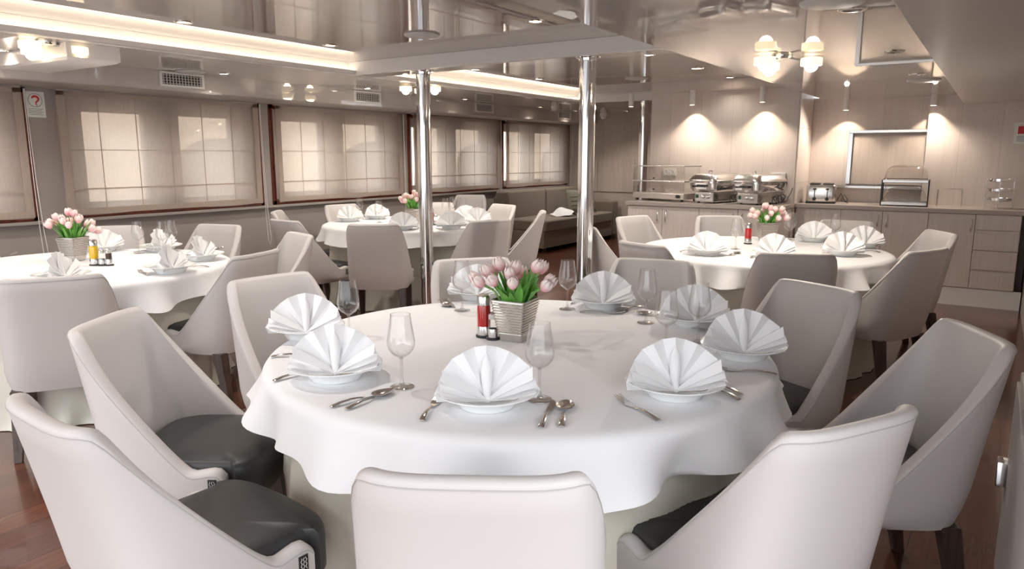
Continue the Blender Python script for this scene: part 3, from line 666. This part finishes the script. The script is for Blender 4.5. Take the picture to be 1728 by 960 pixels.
def fork_mesh():
    bm = NB(); handle(bm)
    def sl(y, w, z, h=.0013): return [(-w, y, z-h), (w, y, z-h), (w, y, z+h), (-w, y, z+h)]
    loft(bm, [sl(-.002, .0036, .0035), sl(.012, .008, .003), (sl(.024, .0118, .0025)), sl(.040, .0122, .004)])
    for k in range(4):
        x = -.0096+.0064*k
        loft(bm, [[(x+sx*.0021, .038, .004+sz*.0012) for sx, sz in ((-1, -1), (1, -1), (1, 1), (-1, 1))], [(x+sx*.0018, .065, .0085+sz*.001) for sx, sz in ((-1, -1), (1, -1), (1, 1), (-1, 1))], [(x+sx*.0008, .085, .0125+sz*.0006) for sx, sz in ((-1, -1), (1, -1), (1, 1), (-1, 1))]])
    return bm
def spoon_mesh():
    bm = NB(); handle(bm)
    rows = []
    for i in range(13):
        v = i/12; y = -.002+.075*v; w = .0222*math.sin(PI*v**.80)**.62+.002
        row = []
        for k in range(9):
            u = -1+2*k/8; dep = .008*(1-u*u)*math.sin(PI*min(1, v**.8))
            row.append((u*w, y, .0095-dep+.002*(1-v)))
        rows.append(row)
    loft(bm, rows, False, False, False)
    bmesh.ops.recalc_face_normals(bm, faces=bm.faces); bmesh.ops.solidify(bm, geom=[f for f in bm.faces if len(f.verts) == 4 and f.calc_center_median().y > -.001], thickness=.0012)
    return bm
def knife_mesh():
    bm = NB(); handle(bm, .10)
    def sl(y, x0, x1, h): return [(x0, y, .0022-h), (x1, y, .0022-h*.3), (x1, y, .0022+h*.3), (x0, y, .0022+h)]
    loft(bm, [sl(-.004, -.004, .004, .0018), sl(.008, -.0055, .006, .0014), sl(.03, -.006, .0095, .0012), sl(.075, -.0058, .0105, .0011), (sl(.098, -.005, .006, .0009)), sl(.108, -.004, -.001, .0006)])
    return bm
protos = {}
def place(kind, loc, rz, label, cat, group, make, m, rx=0):
    if kind not in protos:
        o = obj(kind, make(), m, angle=50); protos[kind] = o
    else:
        o = protos[kind].copy(); COL.objects.link(o)
    o.location = loc; o.rotation_euler = (rx, 0, rz); tag(o, label, cat, group); return o
WH = {
 'T1':['nearest setting of the front table', 'front table setting first right of the nearest', 'front table setting second right of the nearest', 'front table setting third right of the nearest', 'front table setting right of the tulips, far side', 'front table setting hidden behind the tulips', 'front table setting second left of the nearest', 'front table setting first left of the nearest'],
 'T2':['nearest setting of the left table', 'left table setting nearest its right end', 'left table setting farthest right, by the wall chair', 'left table setting behind the two wine glasses', 'left table setting just right of the tulips'],
 'T3':['buffet-side table setting at its left', 'buffet-side table setting in front of the tulips', 'buffet-side table setting behind, right of the tulips', 'buffet-side table setting at its right front', 'buffet-side table setting farthest right'],
 'T4':['far left table setting farthest left', 'far left table setting second from left', 'far left table setting just left of the pole', 'far left table setting just right of the pole', 'far left table setting second right of the pole', 'far left table setting farthest right']}
CAM = (0, 0)
PLATES = {'T1':PLATES_T1, 'T2':PLATES_T2, 'T3':PLATES_T3, 'T4':PLATES_T4}
for tk, L_ in PLATES.items():
    for i, (x, y) in enumerate(L_):
        place('soup_plate', (x, y, TB+.001), 0, 'white deep plate at the '+WH[tk][i], 'plate', 'deep plates on the '+TN[tk], plate_mesh, M['china'])
        toc = math.atan2(-y, -x)-PI/2                 # fan faces the room's aft end
        rz = toc+{'T1':[.1, .25, .3, .1, -.05, -.1, -.15, -.1], 'T2':[1.1, 1.15, 1.2, 1.1, .5], 'T3':[.3, .5, .1, .35, .4], 'T4':[.3, .4, .2, 0, .1, .2]}[tk][i]
        place('napkin_fan', (x, y, TB+.009), rz, 'white pleated napkin fan at the '+WH[tk][i], 'napkin', 'napkin fans on the '+TN[tk], napkin_mesh, M['napkin'])
GW = {'T1':['right of the nearest napkin fan, front table', 'between the two nearest left napkin fans, front table', 'beside the leftmost napkin fan, front table', 'right of the tulips, before the right chrome pole', 'between the two far right napkin fans, front table', 'before the second right napkin fan, tall, front table', 'left of the right-hand napkin fans, standing alone', 'behind the tulips on the front table'],
      'T2':['on the left table, nearest the window wall', 'on the left table, rear one of the close pair', 'on the left table, front one of the close pair'],
      'T3':['left of the red bottle on the buffet-side table', 'right of the buffet-side tulips, nearer of two', 'right of the buffet-side tulips, farther of two', 'behind the right napkins of the buffet-side table'],
      'T4':['between the left napkins of the far left table', 'before the second napkin of the far left table', 'just right of the pole, far left table', 'second right of the pole, far left table', 'third right of the pole, far left table']}
g0 = None
for tk, L_ in {'T1':GLASSES_T1, 'T2':GLASSES_T2, 'T3':GLASSES_T3, 'T4':GLASSES_T4}.items():
    for i, (x, y) in enumerate(L_):
        lb = 'stemmed wine glass '+GW[tk][i]
        if g0 is None: g0 = thing('wine_glass', lb, 'glass', (x, y, TB+.001), 0, 'wine glasses on the front table'); glass_parts(g0)
        else: dup(g0, (x, y, TB+.001), 0, lb, 'wine glasses on the '+TN[tk])
MK = {'fork':(fork_mesh, .085), 'spoon':(spoon_mesh, .073), 'knife':(knife_mesh, .108)}
for tk, L_ in {'T1':CUTLERY_T1, 'T2':CUTLERY_T2, 'T3':CUTLERY_T3, 'T4':CUTLERY_T4}.items():
    for kd, si, hx, hy, tx, ty in L_:
        d = Vector((tx-hx, ty-hy)); d.normalize(); back = .10 if kd == 'knife' else .105
        ox, oy = hx+d.x*back, hy+d.y*back
        place('table_'+kd if kd != 'fork' else 'dinner_fork', (ox, oy, TB+.001), math.atan2(d.y, d.x)-PI/2, 'steel %s at the %s' % (kd, WH[tk][si]), kd, 'cutlery on the '+TN[tk], MK[kd][0], M['silver'])

# ------------------------------------------------------------------ tulip pots and cruets
def pot_parts(t, seed):
    rnd = random.Random(seed)
    bm = NB(); loops = []; H = .15
    for k in range(46):
        v = k/45; w = .088+.048*v**.85+(.0028*(1 if k % 3 else -1) if 8 < k < 44 else 0); loops.append(rrect(w, w, .012, H*v, 4))
    loops += [rrect(.130, .130, .012, H, 4), rrect(.126, .126, .012, H-.02, 4)]
    loft(bm, loops, True, True, True); obj('pot', bm, M['pot'], t, angle=30)
    if 'leaves' not in LEAF:
        LEAF['leaves'] = 1
    bm = NB()
    for i in range(46):
        a = rnd.uniform(0, 2*PI); r0 = rnd.uniform(.01, .05); ln = rnd.uniform(.06, .125); out = rnd.uniform(.015, .07); w = rnd.uniform(.012, .02)
        rows = []
        for k in range(7):
            v = k/6; rr = r0+out*v**1.5; z = H-.02+ln*v; ww = w*math.sin(PI*(.12+.86*v))**.8*(1-.3*v)
            c = Vector((rr*math.cos(a), rr*math.sin(a), z)); s = Vector((-math.sin(a), math.cos(a), 0)); n = Vector((math.cos(a), math.sin(a), 0))
            rows.append([c-s*ww+n*.003, c-n*.003, c+s*ww+n*.003])
        loft(bm, rows, False, False, False)
    o = obj('foliage', bm, M['leaf'], t, angle=80, recalc=False)
    pos = []
    for i in range(18):
        for _ in range(60):
            a = rnd.uniform(0, 2*PI); r = .128*math.sqrt(rnd.random()); p = (r*math.cos(a), r*math.sin(a))
            if all(math.dist(p, q) > .040 for q in pos): break
        pos.append(p)
        hz = H+.155-.9*(r/.128)**2*.075+rnd.uniform(-.03, .02)
        if 'bloom' not in LEAF:
            bm2 = NB()
            for q in range(6):
                a0 = q*PI/3; inner = q % 2; rows = []
                for k in range(8):
                    v = k/7; rad = (.0185 if inner else .0205)*math.sin(PI*(.10+.74*v))**.75; z = .052*v; half = R(38)*(1-.55*v**3)
                    rows.append([((rad+.0012)*math.cos(a0+half*u), (rad+.0012)*math.sin(a0+half*u), z-.005*abs(u)*v) for u in (-1, -.5, 0, .5, 1)])
                loft(bm2, rows, False, False, False)
            lathe(bm2, [(0, -.002), (.006, 0), (.016, .010), (.019, .022), (.016, .036), (.008, .044), (0, .046)], 12)
            LEAF['bloom'] = obj('bloom', bm2, M['tulip'], t, angle=80, recalc=False); b = LEAF['bloom']
        else:
            b = LEAF['bloom'].copy(); COL.objects.link(b); b.parent = t
        tilt = .75*r/.118+rnd.uniform(-.1, .15)
        b.location = (p[0], p[1], hz-.045); b.rotation_euler = (0, tilt, a)
        b.scale = (1, 1, 1) if i else (1, 1, 1)
        bm3 = NB(); tube(bm3, [(p[0]*.35, p[1]*.35, H-.03), (p[0]*.62, p[1]*.62, H+.03), (p[0]*.97, p[1]*.97, hz-.043)], .0028, 6); obj('stem', bm3, M['stem'], t)
LEAF = {}
for i, ((x, y), lb) in enumerate(zip(POTS, ('pink tulips in ribbed silver pot on the front table', 'pink tulips in ribbed silver pot on the left table', 'pink tulips in ribbed silver pot on the buffet-side table', 'pink tulips in ribbed silver pot behind the left chrome pole'))):
    cx, cy = (x-.018, y+.015) if i == 0 else (x, y+.05)
    t = thing('tulip_pot', lb, 'potted flowers', (cx, cy, TB+.001), R((6, 20, 35, 5)[i]), 'tulip pots on the tables'); pot_parts(t, 5+i)
def cruet_parts(t, liquid, shakers):
    bm = NB()
    lathe(bm, [(0, 0), (.030, 0), (.030, .006), (.027, .008), (0, .008)], 24)
    for k in range(shakers): lathe(bm, [(0, 0), (.025, 0), (.025, .006), (.022, .008), (0, .008)], 20, (.050+.044*k, .004*k, 0))
    obj('base', bm, M['dark'], t)
    bm = NB(); lathe(bm, [(0, .008), (.0235, .008), (.024, .02), (.024, .112), (.022, .118), (0, .118)], 28); b = obj('bottle', bm, liquid, t)
    bm = NB(); lathe(bm, [(.0246, .008), (.0248, .040), (.0244, .041)], 28, (0, 0, 0), False, False); obj('band', bm, M['steel'], b)
    bm = NB(); lathe(bm, [(.0240, .118), (.0242, .150), (.020, .156), (0, .157)], 28); obj('cap', bm, M['steel'], t)
    for k in range(shakers):
        c = (.050+.044*k, .004*k, 0)
        bm = NB(); lathe(bm, [(0, .008), (.0175, .008), (.0165, .075), (0, .078)], 20, c); s = obj('shaker', bm, M['glass'] if k == 0 else M['leg'], t)
        bm = NB(); lathe(bm, [(.0182, .008), (.0180, .038), (.0176, .039)], 20, c, False, False); obj('shaker_band', bm, M['steel'], s)
        bm = NB(); lathe(bm, [(.0172, .075), (.0172, .092), (.010, .099), (0, .1)], 20, c); obj('shaker_cap', bm, M['steel'], s)
for i, ((x, y), lb) in enumerate(zip(CRUETS, ('red vinegar bottle and shaker set left of the front tulips', 'yellow oil bottle and shaker set right of the left table tulips', 'red vinegar bottle set left of the buffet-side tulips', 'oil and vinegar set just right of the left chrome pole'))):
    t = thing('cruet_set', lb, 'cruet set', (x, y, TB+.001), R((-14, 25, 30, 10)[i]), 'cruet sets on the tables'); cruet_parts(t, M['amber'] if i == 1 else M['vinegar'], (1, 2, 0, 1)[i])

# ------------------------------------------------------------------ buffet
ZC = .895
def bar_handle(parent, x, y, z, h=.12):
    bm = NB(); tube(bm, [(x, y, z-h/2), (x, y-.018, z-h/2+.012), (x, y-.024, z), (x, y-.018, z+h/2-.012), (x, y, z+h/2)], .0055, 8); return obj('handle', bm, M['chrome'], parent)
def cabinet(label, x0, x1, y, yb, doors, group, drawers=None):
    t = thing('base_cabinet', label, 'cabinet', ((x0+x1)/2, y, 0), 0, group); c = (x0+x1)/2
    bm = NB(); box(bm, x0-c+.001, x1-c-.001, .02, yb-y, .17, ZC-.041); obj('carcass', bm, M['cab'], t, smooth=False)
    for (a, b, hx) in doors:
        bm = NB(); box(bm, a-c+.002, b-c-.002, 0, .02, .175, ZC-.046, .002); d = obj('door', bm, M['cab'], t, smooth=False)
        if hx is not None: bar_handle(d, hx-c, 0, .75)
    for (a, b, z0, z1) in drawers or ():
        bm = NB(); box(bm, a-c+.002, b-c-.002, 0, .02, z0, z1, .002); obj('drawer', bm, M['cab'], t, smooth=False)
    return t
YA, YB_ = 7.21, 7.80
cabinet('pale oak base cabinet with paired long handles, left end of the buffet', -3.29, -2.50, YA, 7.765, [(-3.29, -2.895, -2.94), (-2.895, -2.50, -2.85)], 'buffet cabinets')
cabinet('pale oak base cabinet under the second chafing dish', -2.50, -1.72, YA, 7.765, [(-2.50, -2.105, -2.15), (-2.105, -1.72, -2.06)], 'buffet cabinets')
bm = NB(); box(bm, -3.31, -1.70, YA-.02, 7.768, ZC-.04, ZC, .004); tag(obj('worktop', bm, M['worktop'], smooth=False), 'grey oak worktop on the left buffet counter under the warmers', 'worktop', 'buffet worktops')
cabinet('pale oak base cabinet below the toaster, right buffet counter', -1.69, -.885, YB_, 8.30, [(-1.60, -1.26, None), (-1.26, -.885, -.925)], 'buffet cabinets')
cabinet('pale oak base cabinet below the bread display', -.885, -.50, YB_, 8.30, [(-.885, -.50, -.845)], 'buffet cabinets')
cabinet('pale oak base cabinet with a door left of the drawers', -.50, -.125, YB_, 8.30, [(-.50, -.125, -.155)], 'buffet cabinets')
cabinet('pale oak drawer unit at the right end of the buffet', -.125, .22, YB_, 8.30, [], 'buffet cabinets', [(-.125, .22, .715, .85), (-.125, .22, .53, .685), (-.125, .22, .35, .525), (-.125, .22, .175, .335)])
bm = NB(); box(bm, -1.695, .285, YB_-.02, 8.299, ZC-.04, ZC, .004); tag(obj('worktop', bm, M['worktop'], smooth=False), 'grey oak worktop on the right buffet counter under the toaster', 'worktop', 'buffet worktops')
bm = NB(); box(bm, -1.69, .28, YB_+.02, YB_+.04, 0, .168); struct('baseboard_buffet', bm, M['white'], smooth=False)
bm = NB(); box(bm, -3.285, -1.725, YA+.04, YA+.06, 0, .168); struct('baseboard_far', bm, M['white'], smooth=False)
# serving hatch and ledge
t = thing('serving_hatch', 'closed serving hatch with steel frame in the buffet wall', 'hatch', (-.955, 8.358, 1.36))
bm = NB()
for (a, b, c, d) in ((-.37, .34, .245, .275), (-.37, -.33, -.275, .245)): box(bm, a, b, -.035, 0, c, d, .003)
obj('steel_frame', bm, M['steel'], t, smooth=False)
bm = NB(); box(bm, -.33, .34, -.006, -.001, -.275, .245, .001); obj('shutter', bm, M['cladfar'], t, smooth=False)
bm = NB(); box(bm, -.50, .335, -.07, 0, -.318, -.290, .004); obj('ledge', bm, M['steel'], t, smooth=False)
# glass food warmer
t = thing('food_display', 'two-tier glass food display at the left end of the buffet', 'food display', (-3.0, 7.545, ZC+.001), R(-13))
bm = NB(); box(bm, -.33, .33, -.15, .15, .022, .085, .006); b = obj('base', bm, M['wickerbase'], t, smooth=False)
bm = NB(); lathe(bm, [(0, 0), (.03, 0), (.03, .003), (0, .003)], 20); bmesh.ops.transform(bm, matrix=Matrix.Translation((.26, -.152, .055)) @ Matrix.Rotation(R(90), 4, 'X') @ Matrix.Scale(.6, 4, (0, 1, 0)), verts=bm.verts); obj('badge', bm, M['dark'], b)
for sx in (-1, 1):
    for sy in (-1, 1):
        bm = NB(); lathe(bm, [(.016, 0), (.018, .012), (.012, .022)], 14, (sx*.29, sy*.12, 0)); obj('foot', bm, M['dark'], t)
        bm = NB(); box(bm, sx*.325-.006, sx*.325+.006, sy*.145-.006, sy*.145+.006, .085, .365, .002); obj('corner_post', bm, M['acrylic'], t, smooth=False)
for z in (.205, .365):
    bm = NB(); box(bm, -.335, .335, -.155, .155, z, z+.010, .002); sh = obj('glass_shelf', bm, M['acrylic'], t, smooth=False)
    bm = NB(); box(bm, -.337, .337, -.160, -.154, z-.002, z+.012, .002); box(bm, -.337, .337, .154, .160, z-.002, z+.012, .002); obj('edge_rail', bm, M['steel'], sh, smooth=False)
bm = NB(); box(bm, -.325, .325, -.152, -.149, .085, .36); obj('front_pane', bm, M['acrylic'], t, smooth=False)
for z in (.125, .245):
    bm = NB(); lathe(bm, [(0, 0), (.012, .002), (.013, .01), (0, .018)], 14, (-.05, -.158, z-.01)); obj('knob', bm, M['dark'], t)
# chafing dishes
def chafer(label, x, y, rz):
    t = thing('chafing_dish', label, 'chafing dish', (x, y, ZC+.001), R(rz), 'steel chafing dishes on the buffet')
    bm = NB(); box(bm, -.115, .115, -.20, .22, .012, .115, .01); b = obj('heater_base', bm, M['steel'], t, smooth=False)
    bm = NB(); box(bm, -.098, -.070, -.206, -.199, .05, .085, .003); obj('switch', bm, M['green'], b)
    for k in range(2):
        bm = NB(); lathe(bm, [(0, 0), (.020, 0), (.020, .016), (.015, .02), (0, .02)], 18); bmesh.ops.transform(bm, matrix=Matrix.Translation((-.01+.055*k, -.20, .066)) @ Matrix.Rotation(R(90), 4, 'X'), verts=bm.verts); obj('dial', bm, M['chrome'], b)
    bm = NB(); loft(bm, [rrect(.27, .46, .05, .118), rrect(.315, .52, .06, .145), rrect(.32, .53, .06, .205), rrect(.345, .555, .06, .208), rrect(.345, .555, .06, .22), rrect(.31, .52, .06, .222)]); obj('water_pan', bm, M['chrome'], t)
    bm = NB(); loft(bm, [rrect(.335, .545, .06, .222), rrect(.335, .545, .06, .236), rrect(.325, .535, .06, .245), rrect(.28, .48, .06, .285), rrect(.24, .44, .06, .297)]); l = obj('lid', bm, M['steel'], t)
    bm = NB(); tube(bm, [(-.07, -.275, .17), (-.07, -.30, .175), (.07, -.30, .175), (.07, -.275, .17)], .008, 8); obj('front_handle', bm, M['dark'], t)
    bm = NB(); tube(bm, [(-.02, -.10, .295), (-.018, -.10, .325), (.018, -.10, .325), (.02, -.10, .295)], .006, 8); obj('lid_handle', bm, M['chrome'], l)
    for k in range(4):
        bm = NB(); lathe(bm, [(.014, 0), (.012, .014)], 12, ((-1, 1)[k % 2]*.09, (-.16, .18)[k//2], 0)); obj('foot', bm, M['dark'], t)
    return t
chafer('steel chafing dish next to the glass food display', -2.43, 7.50, -18)
chafer('steel chafing dish nearest the wall socket, right one of the pair', -1.99, 7.50, -18)
rnd = random.Random(11)
for x0, lb in ((-2.22, 'coiled black cable between the two chafing dishes'), (-1.80, 'coiled black cable right of the second chafing dish')):
    pts = []
    for k in range(46):
        a = k*.55; r = .035+.012*math.sin(k*.9)
        pts.append((x0-.02+.002*k+r*math.cos(a)*.9, 7.40+.0015*k, ZC+.045+.036*math.sin(a)+.0006*k))
    pts += [(x0+.08, 7.55, ZC+.06), (x0+.095, 7.62, ZC+.12), (x0+.09, 7.70, ZC+.16)]
    bm = NB(); tube(bm, pts, .004, 6); tag(obj('power_cable', bm, M['cable']), lb, 'cable', 'black cables on the buffet')
for x, z, lb in ((-1.875, 1.165, 'white double wall socket right of the second chafing dish'), (-3.05, 1.195, 'white wall socket behind the glass food display')):
    t = thing('wall_socket', lb, 'socket', (x, 7.768, z), 0, 'wall sockets above the buffet')
    bm = NB(); box(bm, -.075, .075, -.012, 0, -.04, .04, .004); obj('face_plate', bm, M['socket'], t, smooth=False)
    for k in (-1, 1):
        bm = NB(); lathe(bm, [(.026, 0), (.026, .003), (.022, .0035), (.02, .001), (0, .001)], 20); bmesh.ops.transform(bm, matrix=Matrix.Translation((.036*k, -.012, 0)) @ Matrix.Rotation(R(90), 4, 'X'), verts=bm.verts); obj('outlet', bm, M['socket'], t)
# toaster
t = thing('toaster', 'four-slot steel toaster on the right buffet counter', 'toaster', (-1.50, 8.05, ZC+.001), R(8))
bm = NB(); loft(bm, [rrect(.27, .24, .03, .012), rrect(.28, .25, .035, .03), rrect(.28, .25, .035, .17), rrect(.265, .235, .035, .186), rrect(.24, .21, .03, .19)]); obj('body', bm, M['steel'], t)
bm = NB(); box(bm, -.142, .142, -.127, .127, 0, .02, .006); obj('base', bm, M['dark'], t, smooth=False)
for k in (-1, 1):
    bm = NB(); loft(bm, [rrect(.105, .20, .02, .190, 5, k*.062), rrect(.105, .20, .02, .198, 5, k*.062), rrect(.09, .18, .02, .204, 5, k*.062)]); obj('bun_rack', bm, M['dark'], t)
    bm = NB(); box(bm, k*.06-.004, k*.06+.004, -.131, -.124, .055, .155); obj('lever_slot', bm, M['dark'], t, smooth=False)
    bm = NB(); box(bm, k*.06-.016, k*.06+.016, -.148, -.128, .138, .15, .003); obj('lever', bm, M['dark'], t, smooth=False)
    bm = NB(); lathe(bm, [(.018, 0), (.018, .012), (0, .014)], 16); bmesh.ops.transform(bm, matrix=Matrix.Translation((k*.06, -.125, .045)) @ Matrix.Rotation(R(90), 4, 'X'), verts=bm.verts); obj('dial', bm, M['dark'], t)
bm = NB(); tube(bm, [(-1.35, 8.08, ZC+.03), (-1.32, 8.10, ZC+.10), (-1.30, 8.12, ZC+.05), (-1.27, 8.10, ZC+.012), (-1.25, 8.07, ZC+.04), (-1.28, 8.05, ZC+.09), (-1.31, 8.06, ZC+.03), (-1.24, 8.05, ZC+.008)], .004, 6); tag(obj('power_cable', bm, M['cable']), 'black cable lying right of the toaster', 'cable', 'black cables on the buffet')
# bread display with two roll-top covers
t = thing('bread_display', 'two-tier bread display with clear roll-top covers', 'bread display', (-.74, 8.08, ZC+.001), R(4))
for z, nm in ((0, 'tray'), (.215, 'tray')):
    bm = NB(); box(bm, -.195, .195, -.14, .14, z+.006, z+.036, .005); tr = obj(nm, bm, M['steel'], t, smooth=False)
    bm = NB(); rows = []
    for k in range(17):
        v = -math.cos(PI*k/16); rows.append([(.187*u, .128*v, z+.036+.140*max(0, (1-abs(u)**5)*(1-abs(v)**2.6))**.42) for u in [-math.cos(PI*q/20) for q in range(21)]])
    loft(bm, rows, False, False, False); obj('roll_top', bm, M['acrylic'], tr)
    bm = NB(); tube(bm, [(-.19, -.128, z+.046), (.19, -.128, z+.046)], .005, 8); obj('rail', bm, M['chrome'], tr)
for sx in (-1, 1):
    for sy in (-1, 1):
        bm = NB(); box(bm, sx*.20-.006, sx*.20+.006, sy*.12-.01, sy*.12+.01, 0, .25, .002); obj('post', bm, M['dark'], t, smooth=False)
# wire frame
t = thing('wire_stand', 'bare chrome wire stand between bread display and tier stand', 'stand', (-.36, 8.12, ZC+.001), R(0))
for y in (-.07, .07):
    bm = NB(); tube(bm, [(-.10, y, .004), (-.098, y, .16), (-.092, y, .166), (.092, y, .166), (.098, y, .16), (.10, y, .004)], .004, 8); obj('hoop', bm, M['chrome'], t)
for x in (-.10, .10):
    bm = NB(); tube(bm, [(x, -.07, .006), (x, .07, .006)], .0035, 8); obj('foot_bar', bm, M['chrome'], t)
# three tier stand
t = thing('tier_stand', 'three-tier chrome buffet stand at the right end of the counter', 'stand', (.03, 8.10, ZC+.001), R(0))
for z in (.07, .155, .245):
    bm = NB(); lathe(bm, [(0, z), (.10, z), (.106, z+.004), (.106, z+.026), (.102, z+.026), (.098, z+.006), (0, z+.006)], 36); obj('tier', bm, M['chrome'], t)
for a in (0, 90, 180, 270):
    c, s = .108*math.cos(R(a)), .108*math.sin(R(a)); bm = NB(); tube(bm, [(c*1.08, s*1.08, 0), (c, s, .07), (c, s, .27)], .0045, 8); obj('leg', bm, M['chrome'], t)

# ------------------------------------------------------------------ lounge sofa
SX = -5.72
t = thing('sofa', 'long taupe sofa along the window wall at the far end', 'sofa', (SX, 9.95, 0))
bm = NB(); box(bm, -.42, .42, -1.15, 1.22, .06, .30, .02); obj('base', bm, M['sofa'], t)
for k in range(2):
    bm = NB(); box(bm, -.25, .45, -1.14+1.08*k, -.07+1.08*k, .30, .46, .045, seg=3); obj('seat_cushion', bm, M['sofa'], t)
    bm = NB(); box(bm, -.44, -.20, -1.14+1.08*k, -.07+1.08*k, .44, .86, .06, seg=3, mtx=None); obj('back_cushion', bm, M['sofa'], t)
bm = NB(); box(bm, -.46, -.38, -1.15, 1.22, .06, .78, .03); obj('back', bm, M['sofa'], t)
bm = NB(); box(bm, -.42, .44, 1.04, 1.24, .06, .63, .04, seg=3); obj('armrest', bm, M['sofa'], t)
for sx in (-.36, .36):
    for sy in (-1.05, 1.12):
        bm = NB(); box(bm, sx-.025, sx+.025, sy-.025, sy+.025, 0, .062); obj('leg', bm, M['dark'], t, smooth=False)
t = thing('scatter_cushion', 'olive scatter cushion with dark stripes on the sofa', 'cushion', (-5.58, 10.42, .655), 0)
t.rotation_euler = (0, R(-20), R(-35))
def pillow(w, h, d, n=14):
    bm = NB(); g = {}
    for sd in (-1, 1):
        for i in range(n+1):
            for j in range(n+1):
                u, v = -1+2*i/n, -1+2*j/n; th = d*((1-u**4)*(1-v**4))**.5
                if sd == 1 and (i in (0, n) or j in (0, n)): g[sd, i, j] = g[-1, i, j]
                else: g[sd, i, j] = bm.verts.new((sd*th, u*w*(1-.05*(1-v*v)), v*h*(1-.05*(1-u*u))))
        for i in range(n):
            for j in range(n): bm.faces.new((g[sd, i, j], g[sd, i+1, j], g[sd, i+1, j+1], g[sd, i, j+1]))
    return bm
obj('cover', pillow(.25, .19, .06), M['cushion'], t)
for z in (-.09, -.02, .05):
    bm = NB(); pts = []
    for i in range(1, 14):
        u = -1+2*i/14; v = z/.19; pts.append((.06*((1-u**4)*(1-v**4))**.5+.001, u*.25*(1-.05*(1-v*v)), z))
    tube(bm, pts, .005, 6); obj('stripe', bm, M['stripe'], t)
bm = NB(); rows = []
for k in range(9):
    v = k/8; rows.append([((-.17+.34*v), u*.20*(1-.6*abs(v-.5)*2*.5), .005+.115*max(0, 1-abs(u)**1.2)*math.sin(PI*(.08+.84*v))**.6+.012*math.sin(5*u+7*v)) for u in [(-1+2*j/10) for j in range(11)]])
loft(bm, rows, False, False, False)
tag(obj('folded_cloth', bm, M['napkin'], loc=(-5.50, 9.72, .470)), 'crumpled white cloth lying on the sofa seat', 'cloth')
# low cabinet at the right edge
t = thing('low_cabinet', 'low grey cabinet at the lower right edge with chrome latch', 'cabinet', (.205, 2.1, 0))
bm = NB(); box(bm, -.08, .08, -.75, .65, 0, .70, .004); obj('carcass', bm, M['cabgrey'], t, smooth=False)
bm = NB(); box(bm, -.09, -.079, -.70, .60, .06, .68, .003); d = obj('door', bm, M['cabgrey'], t, smooth=False)
bm = NB(); box(bm, -.118, -.089, .50, .56, .36, .44, .006); obj('latch', bm, M['chrome'], d)

# ------------------------------------------------------------------ light and camera
w = bpy.data.worlds.new('daylight'); SC.world = w; w.use_nodes = True
nt = w.node_tree; bg = nt.nodes['Background']; bg.inputs['Color'].default_value = (.93, .965, 1.0, 1)
# overcast sky: zenith about three times as bright as the horizon
tc = nt.nodes.new('ShaderNodeTexCoord'); sx = nt.nodes.new('ShaderNodeSeparateXYZ'); mr = nt.nodes.new('ShaderNodeMapRange')
mr.inputs['From Min'].default_value = -.15; mr.inputs['From Max'].default_value = 1; mr.inputs['To Min'].default_value = .52; mr.inputs['To Max'].default_value = 4.6
nt.links.new(tc.outputs['Generated'], sx.inputs['Vector']); nt.links.new(sx.outputs['Z'], mr.inputs['Value']); nt.links.new(mr.outputs[0], bg.inputs['Strength'])
SC.view_settings.view_transform = 'Standard'; SC.view_settings.look = 'None'; SC.view_settings.gamma = 1; SC.view_settings.use_curve_mapping = False
SC.view_settings.exposure = 1.0
cam = bpy.data.cameras.new('camera'); co = bpy.data.objects.new('camera', cam); COL.objects.link(co)
cam.sensor_width = 36; cam.lens = 36*1219/1728; cam.clip_start = .02
co.location = (0, 0, 1.38); co.rotation_euler = (R(90-10.139), 0, R(33.608))
SC.camera = co
SC.cycles.max_bounces = 10; SC.cycles.transparent_max_bounces = 24; SC.cycles.glossy_bounces = 5; SC.cycles.diffuse_bounces = 5
SC.cycles.sample_clamp_indirect = 6; SC.cycles.use_denoising = True; SC.cycles.caustics_reflective = False; SC.cycles.caustics_refractive = False
